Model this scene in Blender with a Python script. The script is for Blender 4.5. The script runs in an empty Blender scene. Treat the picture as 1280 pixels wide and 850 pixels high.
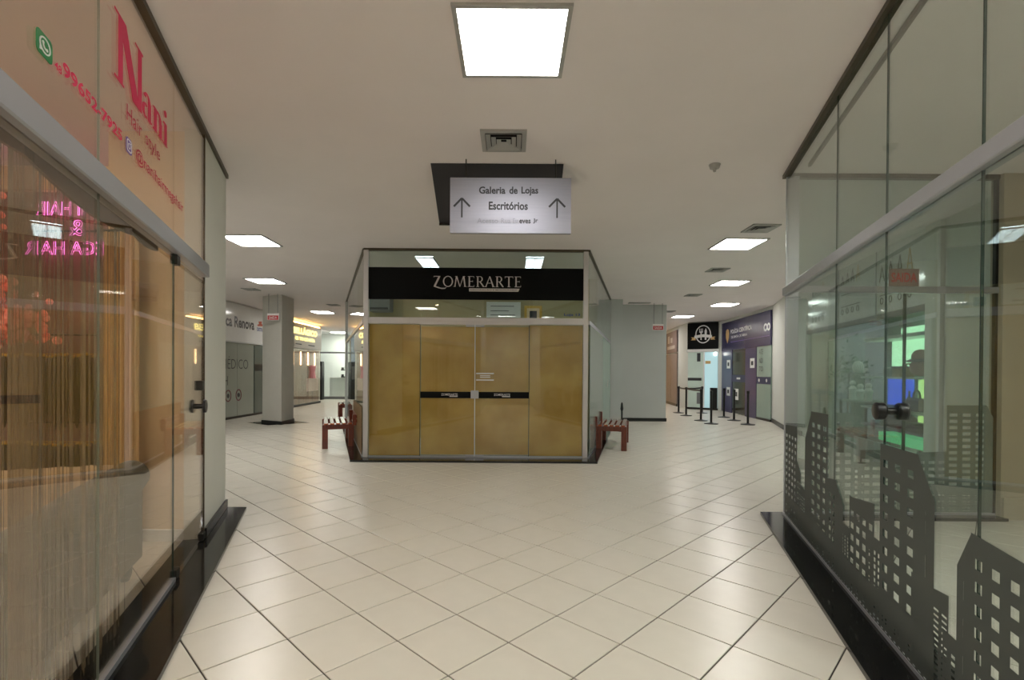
import bpy, math, random
from mathutils import Vector, Matrix
random.seed(7)
PI = math.pi
scene = bpy.context.scene
COL = scene.collection

# ------------------------------------------------------------------ camera
cd = bpy.data.cameras.new('camera')
cam = bpy.data.objects.new('camera', cd); COL.objects.link(cam)
cd.sensor_width = 36.0; cd.sensor_fit = 'HORIZONTAL'
cd.lens = 620.2293 / 1280 * 36.0
cd.shift_y = (468.2204 - 425.0) / 1280.0
cd.clip_start = 0.02; cd.clip_end = 200
cam.matrix_world = (Matrix.Translation((0, 0, 1.3)) @ Matrix.Rotation(PI/2 - 0.0059, 4, 'X')
                    @ Matrix.Rotation(0.0061, 4, 'Z'))
scene.camera = cam
# ------------------------------------------------------------------ world, exposure
w = bpy.data.worlds.new('world'); scene.world = w; w.use_nodes = True
w.node_tree.nodes['Background'].inputs[0].default_value = (0.8, 0.85, 0.9, 1)
w.node_tree.nodes['Background'].inputs[1].default_value = 0.15
scene.view_settings.view_transform = 'Standard'
scene.view_settings.look = 'None'
scene.view_settings.exposure = 1.22
scene.view_settings.gamma = 1.0
scene.cycles.transparent_max_bounces = 32
PANEL = 14.0        # strength of the ceiling panels
H = 3.1             # ceiling height

# ------------------------------------------------------------------ materials
def lin(c):
    return tuple(((v/255.0)/12.92 if v/255.0 <= .04045 else (((v/255.0)+.055)/1.055)**2.4) for v in c) + (1,)
def mat(name, rgb, rough=.5, metal=0, var=0.0, scale=8.0, bump=0.0, emit=None, es=0, rgb2=None, alpha=1, stretch=None, spec=None, coat=0):
    m = bpy.data.materials.new(name); m.use_nodes = True
    nt = m.node_tree; b = nt.nodes['Principled BSDF']
    b.inputs['Base Color'].default_value = lin(rgb)
    b.inputs['Roughness'].default_value = rough; b.inputs['Metallic'].default_value = metal
    if spec is not None: b.inputs['Specular IOR Level'].default_value = spec
    if coat: b.inputs['Coat Weight'].default_value = coat; b.inputs['Coat Roughness'].default_value = .05
    if emit: b.inputs['Emission Color'].default_value = lin(emit); b.inputs['Emission Strength'].default_value = es
    b.inputs['Alpha'].default_value = alpha
    if var or bump or rgb2:
        tc = nt.nodes.new('ShaderNodeTexCoord'); mp = nt.nodes.new('ShaderNodeMapping')
        nz = nt.nodes.new('ShaderNodeTexNoise'); nz.inputs['Scale'].default_value = scale; nz.inputs['Detail'].default_value = 5
        if stretch: mp.inputs['Scale'].default_value = stretch
        nt.links.new(tc.outputs['Object'], mp.inputs[0]); nt.links.new(mp.outputs[0], nz.inputs['Vector'])
        if var or rgb2:
            r = nt.nodes.new('ShaderNodeValToRGB')
            c = lin(rgb); c2 = lin(rgb2) if rgb2 else tuple(min(1, x*(1+var)) for x in c[:3]) + (1,)
            c1 = c if rgb2 else tuple(x*(1-var) for x in c[:3]) + (1,)
            r.color_ramp.elements[0].color = c1; r.color_ramp.elements[1].color = c2
            r.color_ramp.elements[0].position = .3; r.color_ramp.elements[1].position = .7
            nt.links.new(nz.outputs['Fac'], r.inputs[0]); nt.links.new(r.outputs[0], b.inputs['Base Color'])
        if bump:
            bp = nt.nodes.new('ShaderNodeBump'); bp.inputs['Strength'].default_value = bump; bp.inputs['Distance'].default_value = .02
            nt.links.new(nz.outputs['Fac'], bp.inputs['Height']); nt.links.new(bp.outputs[0], b.inputs['Normal'])
    return m
def glass(name, tint, refl=1.0, rough=0.0):
    m = bpy.data.materials.new(name); m.use_nodes = True
    nt = m.node_tree; nt.nodes.clear(); N = nt.nodes.new; Lk = nt.links.new
    out = N('ShaderNodeOutputMaterial'); mx = N('ShaderNodeMixShader'); tr = N('ShaderNodeBsdfTransparent'); gl = N('ShaderNodeBsdfGlossy')
    fr = N('ShaderNodeFresnel'); ge = N('ShaderNodeNewGeometry'); mr = N('ShaderNodeMapRange')
    tr.inputs[0].default_value = lin(tint); gl.inputs['Roughness'].default_value = rough; gl.inputs[0].default_value = (refl, refl, refl, 1)
    mr.inputs['To Min'].default_value = 1.5; mr.inputs['To Max'].default_value = 1/1.5
    Lk(ge.outputs['Backfacing'], mr.inputs['Value']); Lk(mr.outputs[0], fr.inputs['IOR'])
    Lk(fr.outputs[0], mx.inputs[0]); Lk(tr.outputs[0], mx.inputs[1]); Lk(gl.outputs[0], mx.inputs[2]); Lk(mx.outputs[0], out.inputs[0])
    return m
M = {}
M['ceil'] = mat('ceiling_paint', (236, 229, 229), .85, var=.02, scale=1.5)
M['wall'] = mat('wall_paint', (214, 215, 208), .7, var=.02, scale=2)
M['greywall'] = mat('grey_wall_paint', (184, 188, 186), .6, var=.03, scale=1.2)
M['cream'] = mat('cream_wall_paint', (226, 203, 166), .7, var=.02, scale=2)
M['beige'] = mat('beige_wall_paint', (178, 168, 148), .7, var=.02, scale=2)
M['mauve'] = mat('mauve_wall_paint', (150, 118, 104), .7, var=.05, scale=2)
M['tile'] = mat('ceramic_tile', (212, 208, 196), .27, var=.03, scale=5, bump=.02)
M['grout'] = mat('dark_grout', (52, 45, 40), .9)
M['granite'] = mat('black_granite', (9, 9, 10), .08, rgb2=(22, 22, 22), scale=120)
M['alu'] = mat('satin_aluminium', (176, 178, 184), .35, .6)
M['aluw'] = mat('pale_aluminium', (205, 200, 200), .4, .3)
M['dark'] = mat('dark_metal', (46, 44, 40), .4, .5)
M['chan'] = mat('bronze_channel', (84, 74, 60), .4, .6)
M['black'] = mat('black_plastic', (12, 12, 13), .35)
M['matblack'] = mat('black_vinyl', (3, 4, 4), .5, spec=.15)
M['white'] = mat('white_vinyl', (232, 232, 230), .4)
M['grey'] = mat('grey_vinyl', (120, 122, 124), .5)
M['glass'] = glass('clear_glass', (245, 250, 247), 1.0)
M['glassg'] = glass('green_tinted_glass', (236, 242, 240), 1.0)
M['glassw'] = glass('warm_tinted_glass', (250, 247, 242), 1.0)
M['seam'] = mat('glass_edge', (38, 56, 50), .2)
M['magenta'] = mat('magenta_vinyl', (205, 20, 82), .5)
M['magenta2'] = mat('rose_vinyl', (180, 28, 72), .5)
M['green'] = mat('green_vinyl', (16, 120, 62), .45)
M['purplev'] = mat('violet_vinyl', (110, 82, 150), .5)
M['kraft'] = mat('kraft_paper', (188, 138, 58), .5, rgb2=(214, 168, 88), scale=2.2, bump=.25)
M['wood'] = mat('varnished_red_wood', (74, 20, 8), .3, rgb2=(120, 46, 18), scale=6, stretch=(12, 1, 1), coat=.3)
M['woodslat'] = mat('varnished_light_slat', (140, 62, 34), .12, rgb2=(176, 92, 56), scale=6, stretch=(1, 8, 1), coat=.6)
M['red'] = mat('red_sign_print', (188, 26, 34), .5)
M['signw'] = mat('white_sign_plate', (232, 228, 226), .4)
M['panel'] = mat('lamp_diffuser', (255, 255, 255), .5, emit=(255, 250, 244), es=PANEL)
M['trough'] = mat('tube_lamp', (255, 255, 255), .5, emit=(225, 245, 255), es=5)
M['frame'] = mat('grey_lamp_frame', (170, 170, 168), .5)
M['neon'] = mat('pink_neon_tube', (255, 150, 230), .4, emit=(255, 120, 215), es=1.6)
M['spot'] = mat('warm_spot_lens', (255, 240, 220), .5, emit=(255, 222, 186), es=60)
M['coral'] = mat('coral_blossom', (250, 108, 92), .6, rgb2=(255, 176, 156), scale=12)
M['bark'] = mat('dark_bark', (70, 50, 36), .8)
M['sofa'] = mat('grey_green_velvet', (104, 102, 90), .75, var=.08, scale=5, bump=.05)
M['sofac'] = mat('cream_velvet', (164, 142, 112), .7, var=.08, scale=5, bump=.05)
M['string'] = mat('taupe_string', (138, 120, 96), .6, var=.2, scale=10, alpha=.42)
M['stringd'] = mat('dark_brown_fabric', (104, 82, 60), .8, var=.1, alpha=.93)
M['drape'] = mat('gold_drape', (196, 160, 108), .7, rgb2=(226, 194, 144), scale=9, stretch=(20, 20, .3))
M['gold'] = mat('gold_clip', (214, 172, 84), .3, .8)
M['hair'] = mat('brown_hair', (40, 30, 20), .5, rgb2=(92, 72, 46), scale=30, stretch=(10, 10, .2))
M['sky'] = mat('grey_frosted_vinyl', (68, 74, 70), .6, var=.03)
M['sky2'] = mat('pale_grey_frosted_vinyl', (112, 124, 116), .6, var=.03)
M['purple'] = mat('purple_print', (66, 62, 96), .25, rgb2=(52, 54, 84), scale=.6)
M['purpled'] = mat('violet_navy_print', (30, 36, 84), .3, rgb2=(92, 74, 108), scale=.7, stretch=(.2, .2, 1.3))
M['navy'] = mat('navy_vinyl', (44, 48, 84), .4)
M['tealg'] = mat('teal_frosted_glass', (148, 170, 160), .2, var=.04, scale=1.5)
M['greyg'] = mat('grey_frosted_glass', (150, 158, 150), .15, var=.06, scale=1)
M['whiteg'] = mat('white_gloss_sign', (222, 224, 222), .12, var=.02)
M['greysign'] = mat('pale_grey_sign', (176, 172, 168), .3)
M['yellowlit'] = mat('lit_yellow_letter', (255, 236, 150), .5, emit=(255, 232, 130), es=1.1)
M['cove'] = mat('warm_cove_lamp', (255, 220, 160), .5, emit=(255, 190, 110), es=9)
M['olive'] = mat('olive_dark_glass', (44, 40, 24), .12)
M['tan'] = mat('tan_emblem', (206, 170, 110), .5)
M['blue'] = mat('blue_vinyl', (50, 70, 140), .5)
M['rust'] = mat('rust_vinyl', (178, 74, 40), .5)
M['mint'] = mat('mint_frosted_glass', (204, 222, 212), .2, var=.05, scale=2)
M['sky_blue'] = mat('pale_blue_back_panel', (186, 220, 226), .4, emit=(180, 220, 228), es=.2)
M['greenlit'] = mat('green_lit_panel', (216, 250, 210), .5, emit=(205, 250, 205), es=1.0)
M['greenlit2'] = mat('green_lit_strip', (130, 235, 165), .5, emit=(120, 235, 165), es=.35)
M['bluelit'] = mat('blue_lit_panel', (80, 110, 240), .5, emit=(50, 90, 240), es=.75)
M['limelit'] = mat('lime_lit_panel', (220, 250, 150), .5, emit=(220, 250, 150), es=.8)
M['brushed'] = mat('brushed_metal_sign', (150, 152, 164), .42, .5, var=.04, scale=3, stretch=(1, 1, 30))
M['charcoal'] = mat('charcoal_text', (44, 46, 50), .5)
M['faded'] = mat('faded_text', (128, 131, 142), .5)
M['slate'] = mat('slate_panel', (46, 46, 50), .4, .2)
M['leaf'] = mat('dark_green_leaf', (40, 110, 66), .5, var=.2)
M['shopwhite'] = mat('lit_shop_interior', (240, 242, 236), .6)

# ------------------------------------------------------------------ mesh helpers
class MB:
    def __init__(s): s.v = []; s.f = []
    def add(s, vs, fs):
        n = len(s.v); s.v += [tuple(v) for v in vs]; s.f += [tuple(i+n for i in f) for f in fs]; return s
    def box(s, x0, x1, y0, y1, z0, z1):
        return s.add([(x0,y0,z0),(x1,y0,z0),(x1,y1,z0),(x0,y1,z0),(x0,y0,z1),(x1,y0,z1),(x1,y1,z1),(x0,y1,z1)],
                     [(3,2,1,0),(4,5,6,7),(0,1,5,4),(1,2,6,5),(2,3,7,6),(3,0,4,7)])
    def bev(s, x0, x1, y0, y1, z0, z1, b):
        # box whose top and bottom edges are chamfered
        def ring(d, z): return [(x0+d,y0+d,z),(x1-d,y0+d,z),(x1-d,y1-d,z),(x0+d,y1-d,z)]
        vs = ring(b,z0)+ring(0,z0+b)+ring(0,z1-b)+ring(b,z1)
        fs = [(3,2,1,0),(12,13,14,15)]
        for k in range(3):
            for i in range(4): j=(i+1)%4; fs.append((4*k+i,4*k+j,4*k+4+j,4*k+4+i))
        return s.add(vs, fs)
    def prism(s, poly, z0, z1):   # polygon in xy, counter-clockwise
        n = len(poly)
        return s.add([(x,y,z0) for x,y in poly]+[(x,y,z1) for x,y in poly],
                     [tuple(range(n-1,-1,-1)), tuple(range(n,2*n))]+[(i,(i+1)%n,n+(i+1)%n,n+i) for i in range(n)])
    def plate(s, poly, y0, y1):   # polygon in xz (counter-clockwise seen from -y), extruded in y
        n = len(poly)
        return s.add([(x,y0,z) for x,z in poly]+[(x,y1,z) for x,z in poly],
                     [tuple(range(n)), tuple(range(2*n-1,n-1,-1))]+[((i+1)%n,i,n+i,n+(i+1)%n) for i in range(n)])
    def profx(s, poly, x0, x1):   # polygon in yz extruded in x
        n = len(poly)
        return s.add([(x0,y,z) for y,z in poly]+[(x1,y,z) for y,z in poly],
                     [tuple(range(n-1,-1,-1)), tuple(range(n,2*n))]+[(i,(i+1)%n,n+(i+1)%n,n+i) for i in range(n)])
    def tube(s, pts, r, n=8, cap=True):
        pts = [Vector(p) for p in pts]; rs = r if isinstance(r,(list,tuple)) else [r]*len(pts)
        vs = []; fs = []
        for i,p in enumerate(pts):
            t = (pts[min(i+1,len(pts)-1)]-pts[max(i-1,0)]).normalized()
            a = t.cross(Vector((0,0,1)));
            if a.length < .05: a = t.cross(Vector((0,1,0)))
            a.normalize(); b = t.cross(a)
            for k in range(n):
                an = 2*PI*k/n; vs.append(p+(a*math.cos(an)+b*math.sin(an))*rs[i])
        for i in range(len(pts)-1):
            for k in range(n):
                k2=(k+1)%n; fs.append((i*n+k,(i+1)*n+k,(i+1)*n+k2,i*n+k2))
        if cap: fs.append(tuple(range(n))); fs.append(tuple(range(len(vs)-1,len(vs)-n-1,-1)))
        return s.add(vs, fs)
    def lathe(s, prof, cx=0, cy=0, n=20):  # prof: (r,z)
        vs=[(cx+r*math.cos(2*PI*k/n), cy+r*math.sin(2*PI*k/n), z) for r,z in prof for k in range(n)]
        fs=[]
        for i in range(len(prof)-1):
            for k in range(n): fs.append((i*n+k,i*n+(k+1)%n,(i+1)*n+(k+1)%n,(i+1)*n+k))
        fs.append(tuple(range(n-1,-1,-1))); fs.append(tuple(range((len(prof)-1)*n,len(prof)*n)))
        return s.add(vs,fs)
    def disc(s, cx, cz, r, y0, y1, n=20, rx=None):
        rx = rx or r
        return s.plate([(cx+rx*math.cos(2*PI*k/n), cz+r*math.sin(2*PI*k/n)) for k in range(n)], y0, y1)
    def ring(s, cx, cz, rx, rz, wx, wz, y0, y1, a0=0, a1=360, n=24):
        A=[math.radians(a0+(a1-a0)*k/n) for k in range(n+1)]
        for i in range(n):
            a,b=A[i],A[i+1]
            s.plate([(cx+rx*math.cos(a),cz+rz*math.sin(a)),(cx+rx*math.cos(b),cz+rz*math.sin(b)),
                     (cx+(rx-wx)*math.cos(b),cz+(rz-wz)*math.sin(b)),(cx+(rx-wx)*math.cos(a),cz+(rz-wz)*math.sin(a))],y0,y1)
        return s
    def line(s, x0, z0, x1, z1, wd, y0, y1):   # flat stroke in xz
        d=Vector((x1-x0,z1-z0)); L=d.length or 1; n=Vector((-d.y,d.x))/L*wd/2
        return s.plate([(x0-n.x,z0-n.y),(x1-n.x,z1-n.y),(x1+n.x,z1+n.y),(x0+n.x,z0+n.y)],y0,y1)
    def sphere(s, c, r, nu=12, nv=8, sz=1):
        vs=[(c[0],c[1],c[2]-r*sz)]; fs=[]
        for j in range(1,nv):
            t=-PI/2+PI*j/nv
            for i in range(nu):
                vs.append((c[0]+r*math.cos(t)*math.cos(2*PI*i/nu),c[1]+r*math.cos(t)*math.sin(2*PI*i/nu),c[2]+r*sz*math.sin(t)))
        vs.append((c[0],c[1],c[2]+r*sz))
        for i in range(nu):
            fs.append((0,1+(i+1)%nu,1+i)); fs.append((len(vs)-1,len(vs)-1-nu+i,len(vs)-1-nu+(i+1)%nu))
        for j in range(nv-2):
            for i in range(nu): a=1+j*nu+i; b=1+j*nu+(i+1)%nu; fs.append((a,b,b+nu,a+nu))
        return s.add(vs,fs)

def obj(name, mb, m, parent=None, label=None, cat=None, group=None, kind=None, smooth=False):
    me = bpy.data.meshes.new(name)
    if isinstance(mb, MB): me.from_pydata(mb.v, [], mb.f); me.validate()
    else: me = mb; me.name = name
    me.materials.clear(); me.materials.append(M[m] if isinstance(m,str) else m)
    if smooth:
        for p in me.polygons: p.use_smooth = True
        try: me.set_sharp_from_angle(angle=math.radians(40))
        except Exception: pass
    o = bpy.data.objects.new(name, me); COL.objects.link(o)
    if parent is not None: o.parent = parent
    tag(o, label, cat, group, kind)
    return o
def tag(o, label=None, cat=None, group=None, kind=None):
    if label: o['label'] = label
    if cat: o['category'] = cat
    if group: o['group'] = group
    if kind: o['kind'] = kind
def thing(name, label=None, cat=None, loc=(0,0,0), rz=0, group=None, kind=None):
    o = bpy.data.objects.new(name, None); COL.objects.link(o); o.empty_display_size = .1
    o.location = loc; o.rotation_euler = (0,0,rz); tag(o,label,cat,group,kind); return o
def copy_tree(o, parent=None):
    c = o.copy(); COL.objects.link(c); c.parent = parent
    for ch in list(o.children): copy_tree(ch, c)
    return c
def text_mesh(s, bold=0.0, space=1.0):
    cu = bpy.data.curves.new('t','FONT'); cu.body = s; cu.size = 1; cu.offset = bold; cu.resolution_u = 3; cu.space_character = space
    o = bpy.data.objects.new('t', cu); COL.objects.link(o)
    dg = bpy.context.evaluated_depsgraph_get(); dg.update()
    me = bpy.data.meshes.new_from_object(o.evaluated_get(dg), depsgraph=dg)
    bpy.data.objects.remove(o); bpy.data.curves.remove(cu); return me
def fit(me, x0, x1, z0, z1, y, mirror=False):
    xs=[v.co.x for v in me.vertices]; ys=[v.co.y for v in me.vertices]
    a,b,c,d=min(xs),max(xs),min(ys),max(ys)
    for v in me.vertices:
        u=(v.co.x-a)/(b-a); t=(v.co.y-c)/(d-c)
        if mirror: u=1-u
        v.co=(x0+u*(x1-x0), y, z0+t*(z1-z0))
    return me
def text(name, s, x0, x1, z0, z1, y, m, parent, bold=0.0, mirror=False, label=None, space=1.0):
    return obj(name, fit(text_mesh(s,bold,space),x0,x1,z0,z1,y,mirror), m, parent, label)
# a small roman serif alphabet, unit cap height
def glyph(mb, ch, x, k, zb, y0, y1, heavy=.15, thin=.05, kx=None):
    kx = kx or k
    def P(poly): mb.plate([(x+a*kx, zb+b*k) for a,b in poly], y0, y1)
    def V(a, b, z0=0, z1=1): P([(a,z0),(b,z0),(b,z1),(a,z1)])
    def S(c, z, w=.16, t=.035): P([(c-w,z),(c+w,z),(c+w,z+t),(c-w,z+t)])
    def D(xa, za, xb, zb_, wd): P([(xa,za),(xa+wd,za),(xb+wd,zb_),(xb,zb_)])
    def R(cx, cz, rx, rz, wx, wz, a0, a1, n=18):
        for i in range(n):
            a=math.radians(a0+(a1-a0)*i/n); b=math.radians(a0+(a1-a0)*(i+1)/n)
            P([(cx+rx*math.cos(a),cz+rz*math.sin(a)),(cx+rx*math.cos(b),cz+rz*math.sin(b)),
               (cx+(rx-wx)*math.cos(b),cz+(rz-wz)*math.sin(b)),(cx+(rx-wx)*math.cos(a),cz+(rz-wz)*math.sin(a))])
    h, t = heavy, thin
    if ch == 'N':
        V(.1,.1+t*1.6); S(.13,0); S(.13,.965); D(.82-h,0,.1-.0,1,h*1.3); V(.82,.82+t*1.6); S(.86,.965)
        return .98
    if ch == 'M':
        D(.0,0,.14,1,t*1.3); D(.14,1,.46,0,h) if False else P([(.14,1),(.14+h,1),(.5+h*.3,0),(.5-h*.3,0)])
        P([(.5-h*.1,.0),(.5+h*.25,.0),(.86,1),(.86-t,1)]); P([(.86-t,1),(.86+h*.5,1),(1.0+h*.3,0),(1.0-h*.7,0)]); S(.02,0,.1); S(1.0,0,.13); S(.14,.965,.08); S(.9,.965,.08)
        return 1.12
    if ch == 'Z':
        P([(.0,1),(.0,.86),(.05,.94),(.6,.94),(.6,1)]); P([(.42,.94),(.6,.94),(.18,.04),(.0,.04)]); P([(.0,0),(.05,.1),(.4,-.02),(.7,-.12),(1.05,-.12),(1.2,-.02),(1.05,-.2),(.75,-.22),(.45,-.16)][::-1])
        return .72
    if ch == 'O':
        R(.5,.5,.46,.52,h*.9,t,0,360,28); return 1.0
    if ch == 'E':
        V(.1,.1+h); P([(.02,.96),(.58,.96),(.58,1),(.02,1)]); P([(.02,0),(.6,0),(.6,.045),(.02,.045)]); P([(.2,.5),(.46,.5),(.46,.54),(.2,.54)]); V(.56,.59,.84,1); V(.58,.61,0,.17); V(.45,.48,.44,.6); return .68
    if ch == 'R':
        V(.1,.1+h); S(.16,0,.13); P([(.02,.96),(.4,.96),(.4,1),(.02,1)]); R(.36,.74,.26,.26,h*.9,.045,-90,90,12); P([(.2,.48),(.38,.48),(.38,.52),(.2,.52)]); P([(.3,.5),(.3+h*1.1,.5),(.78,0),(.78-h*1.2,0)]); return .76
    if ch == 'A':
        P([(.0,0),(t*1.4,0),(.43,1),(.38,1)]); P([(.36,1),(.46,1),(.82,0),(.82-h*1.2,0)]); P([(.17,.34),(.6,.34),(.6,.38),(.17,.38)]); S(.02,0,.1); S(.76,0,.13); return .84
    if ch == 'T':
        V(.33,.33+h); S(.4,0,.14); P([(.02,.95),(.78,.95),(.78,1),(.02,1)]); V(.02,.05,.82,1); V(.75,.78,.82,1); return .8
    # lower case, x height .62
    if ch == 'a':
        V(.36,.36+h,.04,.48); R(.3,.44,.21,.2,.13,.05,0,160,10); R(.22,.17,.2,.18,.12,.05,60,300,14); P([(.36,.0),(.56,.0),(.6,.06),(.36,.08)]); return .62
    if ch == 'n':
        V(.1,.1+h,0,.62); S(.16,0,.14); P([(.0,.58),(.14,.62),(.1,.56)]); R(.36,.4,.24,.22,.14,.06,0,150,12); V(.46,.46+h,0,.42); S(.53,0,.14); return .7
    if ch == 'i':
        V(.1,.1+h,0,.62); S(.16,0,.15); P([(.0,.57),(.1,.57),(.1,.62),(.02,.61)]); R(.17,.88,.09,.09,.09,.09,0,360,12); return .36
    return .4
def serif(name, s, x0, x1, zb, k, y, m, parent, heavy=.15, thin=.05, gap=.06):
    mb = MB(); x = 0
    adv=[]
    tmp = MB()
    for ch in s: adv.append(glyph(tmp, ch, 0, 1, 0, 0, 0, heavy, thin)+gap)
    kx = (x1-x0)/(sum(adv)-gap)
    x = x0
    for ch,a in zip(s,adv): glyph(mb, ch, x, k, zb, y-.002, y, heavy, thin, kx); x += a*kx
    return obj(name, mb, m, parent)

# frames of the two near shopfronts: local x reads to the right, y goes into the shop
LA = math.atan2(1, -.3855)
RA = math.atan2(-1, -.3099)
def LP(x, y):  # left-front local -> world xy
    c,s=math.cos(LA),math.sin(LA); return (-.8811+c*x-s*y, s*x+c*y)

# ================================================================== SETTING
def poly_struct(name, mb, m, **k): return obj(name, mb, m, kind='structure', **k)
# floor: grout bed with tiles
floor = poly_struct('floor', MB().box(-10, 9.5, -5.2, 26, -.12, -.006), 'grout')
YAW=.7987; S1=.3666; S2=.39; TX=-.2652; TY=2.1144
ux,uy=math.cos(YAW),math.sin(YAW); vx,vy=-math.sin(YAW),math.cos(YAW)
g=.0034
def tile_mb(mb, ox=0, oy=0):
    def pt(a,b,z): return (ox+a*ux+b*vx, oy+a*uy+b*vy, z)
    b=.003; vs=[pt(g,g,-.02),pt(S1-g,g,-.02),pt(S1-g,S2-g,-.02),pt(g,S2-g,-.02),
        pt(g,g,-.0015),pt(S1-g,g,-.0015),pt(S1-g,S2-g,-.0015),pt(g,S2-g,-.0015),
        pt(g+b,g+b,0),pt(S1-g-b,g+b,0),pt(S1-g-b,S2-g-b,0),pt(g+b,S2-g-b,0)]
    return mb.add(vs,[(0,1,5,4),(1,2,6,5),(2,3,7,6),(3,0,4,7),(4,5,9,8),(5,6,10,9),(6,7,11,10),(7,4,8,11),(8,9,10,11)])
tme = bpy.data.meshes.new('tile'); _t=tile_mb(MB()); tme.from_pydata(_t.v,[],_t.f); tme.materials.append(M['tile'])
near=[]; far=[]
for a in range(-60,75):
    for b in range(-60,75):
        x=TX+S1*a*ux+S2*b*vx; y=TY+S1*a*uy+S2*b*vy
        cx=x+(S1*ux+S2*vx)/2; cy=y+(S1*uy+S2*vy)/2
        if not(-9.6<cx<9 and -4.9<cy<25.5): continue
        vis = cy>1.6 and abs(cx)/cy<1.05 and -.88-.3855*cy+.02<cx<1.08+.31*cy-.02 and cy<11 and not (cy>7.2 and -2.4-.37*(cy-7)<cx<1.3+.27*(cy-7))
        if vis and cy<4.5 and not (-.68-.3855*cy<cx<.88+.31*cy): vis=False
        (near if vis else far).append((cy,x,y))
near.sort()
for i,(c,x,y) in enumerate(near[:300]):
    o=bpy.data.objects.new('tile',tme); COL.objects.link(o); o.parent=floor; o.location=(x,y,random.uniform(-.0004,.0004))
fmb=MB()
for c,x,y in near[300:]+far: tile_mb(fmb,x,y)
obj('distant_tiles', fmb, 'tile', floor, kind='stuff')
# ceiling
poly_struct('ceiling', MB().box(-10, 9.5, -5.2, 26, H, H+.15), 'ceil')
# corridor behind the camera
poly_struct('wall_back', MB().box(-5.6, 5.1, -5.2, -5.0, 0, H), 'wall')
poly_struct('wall_rear_left', MB().box(-.9,-.78,-5,-.3,0,H), 'wall')
poly_struct('wall_rear_right', MB().box(1.0,1.12,-5,-.2,0,H), 'wall')
# left shop shell
poly_struct('wall_left_shop_end', MB().box(-3.06,-2.39,3.76,3.9,0,H), 'cream')
poly_struct('wall_left_shop_return', MB().box(-3.06,-2.95,3.9,4.5,0,H), 'cream')
poly_struct('wall_left_shop_back', MB().box(-5.7,-3.06,4.46,4.6,0,H), 'mauve')
poly_struct('wall_left_shop_side', MB().box(-5.8,-5.7,-.3,4.6,0,H), 'mauve')
poly_struct('wall_left_shop_front', MB().box(-5.7,-.9,-.42,-.3,0,H), 'cream')
poly_struct('baseboard_left_shop', MB().bev(-3.05,-2.34,3.738,3.76,0,.09,.004), 'white')
poly_struct('trim_1', MB().bev(-5.7,-3.062,4.40,4.46,2.88,H,.01), 'cream')
# right shop shell
poly_struct('wall_right_shop_end', MB().box(4.385,4.95,4.44,4.56,0,H), 'beige')
poly_struct('baseboard_right_shop', MB().bev(4.39,4.95,4.415,4.44,0,.2,.004), 'beige')
poly_struct('wall_right_shop_side', MB().box(4.95,5.05,-.3,4.56,0,H), 'beige')
poly_struct('wall_right_shop_front', MB().box(1.12,5.0,-.42,-.3,0,H), 'beige')
# granite plinths
poly_struct('trim_2', MB().prism([(-.68,-.3),(-1.465,2.07),(-2.464,4.614),(-2.80,4.614),(-.93,-.3)],0,.025), 'granite')
poly_struct('trim_3', MB().prism([(.83,-.2),(1.2,-.2),(2.62,4.38),(4.4,4.38),(4.4,4.56),(2.293,4.56),(1.514,2.099)],0,.025), 'granite')
poly_struct('trim_4', MB().prism([(-2.30,7.05),(1.22,7.03),(2.52,12.2),(2.2,12.2),(1.0,7.5),(-2.1,7.5),(-4.2,13.0),(-4.47,12.95)],0,.03), 'granite')
# block wall and pier behind the kiosk
poly_struct('wall_rear_block', MB().box(2.9,4.1,13.2,22,0,H), 'greywall')
poly_struct('baseboard_rear_block', MB().bev(2.9,4.115,13.18,13.2,0,.09,.004), 'black')
poly_struct('wall_rear_pier', MB().box(2.40,2.72,12.24,13.3,0,H), 'greywall')
poly_struct('wall_kiosk_rear', MB().box(-4.3,2.4,12.9,13.0,0,H), 'greywall')
poly_struct('wall_far', MB().box(-10,9.5,25.6,25.8,0,H), 'cream')

# ================================================================== LEFT SHOPFRONT
Lf = thing('glass_shopfront','hair salon glass shopfront on the left with pink lettering on its upper glass','shopfront',(-.8811,0,0),LA)
TB, TT = 1.995, 2.095
xs=[-.25,.85,1.35,2.115,3.19]
for a,b in zip(xs[:-1],xs[1:]):
    obj('lower_pane', MB().box(a+.002,b-.002,0,.008,.03,TB), 'glassw', Lf)
for a,b in ((-.25,2.115),(2.115,3.19),(3.19,4.01)):
    obj('upper_pane', MB().box(a+.002,b-.002,0,.008,TT,H-.03), 'glassw', Lf)
for x in (2.115,): obj('glass_joint', MB().box(x-.0012,x+.0012,0,.008,.03,H-.03), 'sky2', Lf)
obj('glass_joint', MB().box(3.19-.001,3.192,-.001,.009,.03,TB), 'seam', Lf)
obj('transom_beam', MB().bev(-.25,4.01,-.035,.045,TB,TT,.006), 'alu', Lf)
obj('ceiling_channel', MB().box(-.25,4.92,-.02,.03,H-.035,H), 'chan', Lf, 'dark bronze channel along the ceiling')
obj('floor_track', MB().box(-.25,3.19,-.012,.02,.025,.05), 'alu', Lf)
dr = obj('door', MB().box(3.197,4.005,0,.01,.045,TB-.01), 'glassw', Lf, 'glass door leaf at the far end')
kb = MB(); 
kb.v=[];
for sgn in (-1,1):
    pts=[(3.86,sgn*.0+.005,1.035),(3.86,sgn*.03+.005,1.035),(3.86,sgn*.034+.005,1.035),(3.86,sgn*.05+.005,1.035)]
    kb.tube(pts,[.018,.018,.05,.046],16)
obj('door_knob', kb, 'black', dr, smooth=True)
obj('lock', MB().bev(3.86,3.92,-.02,.03,1.15,1.22,.004), 'black', dr)
for x in (3.2,3.93): obj('hinge_clip', MB().bev(x,x+.07,-.014,.022,.03,.085,.004), 'dark', dr)
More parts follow.
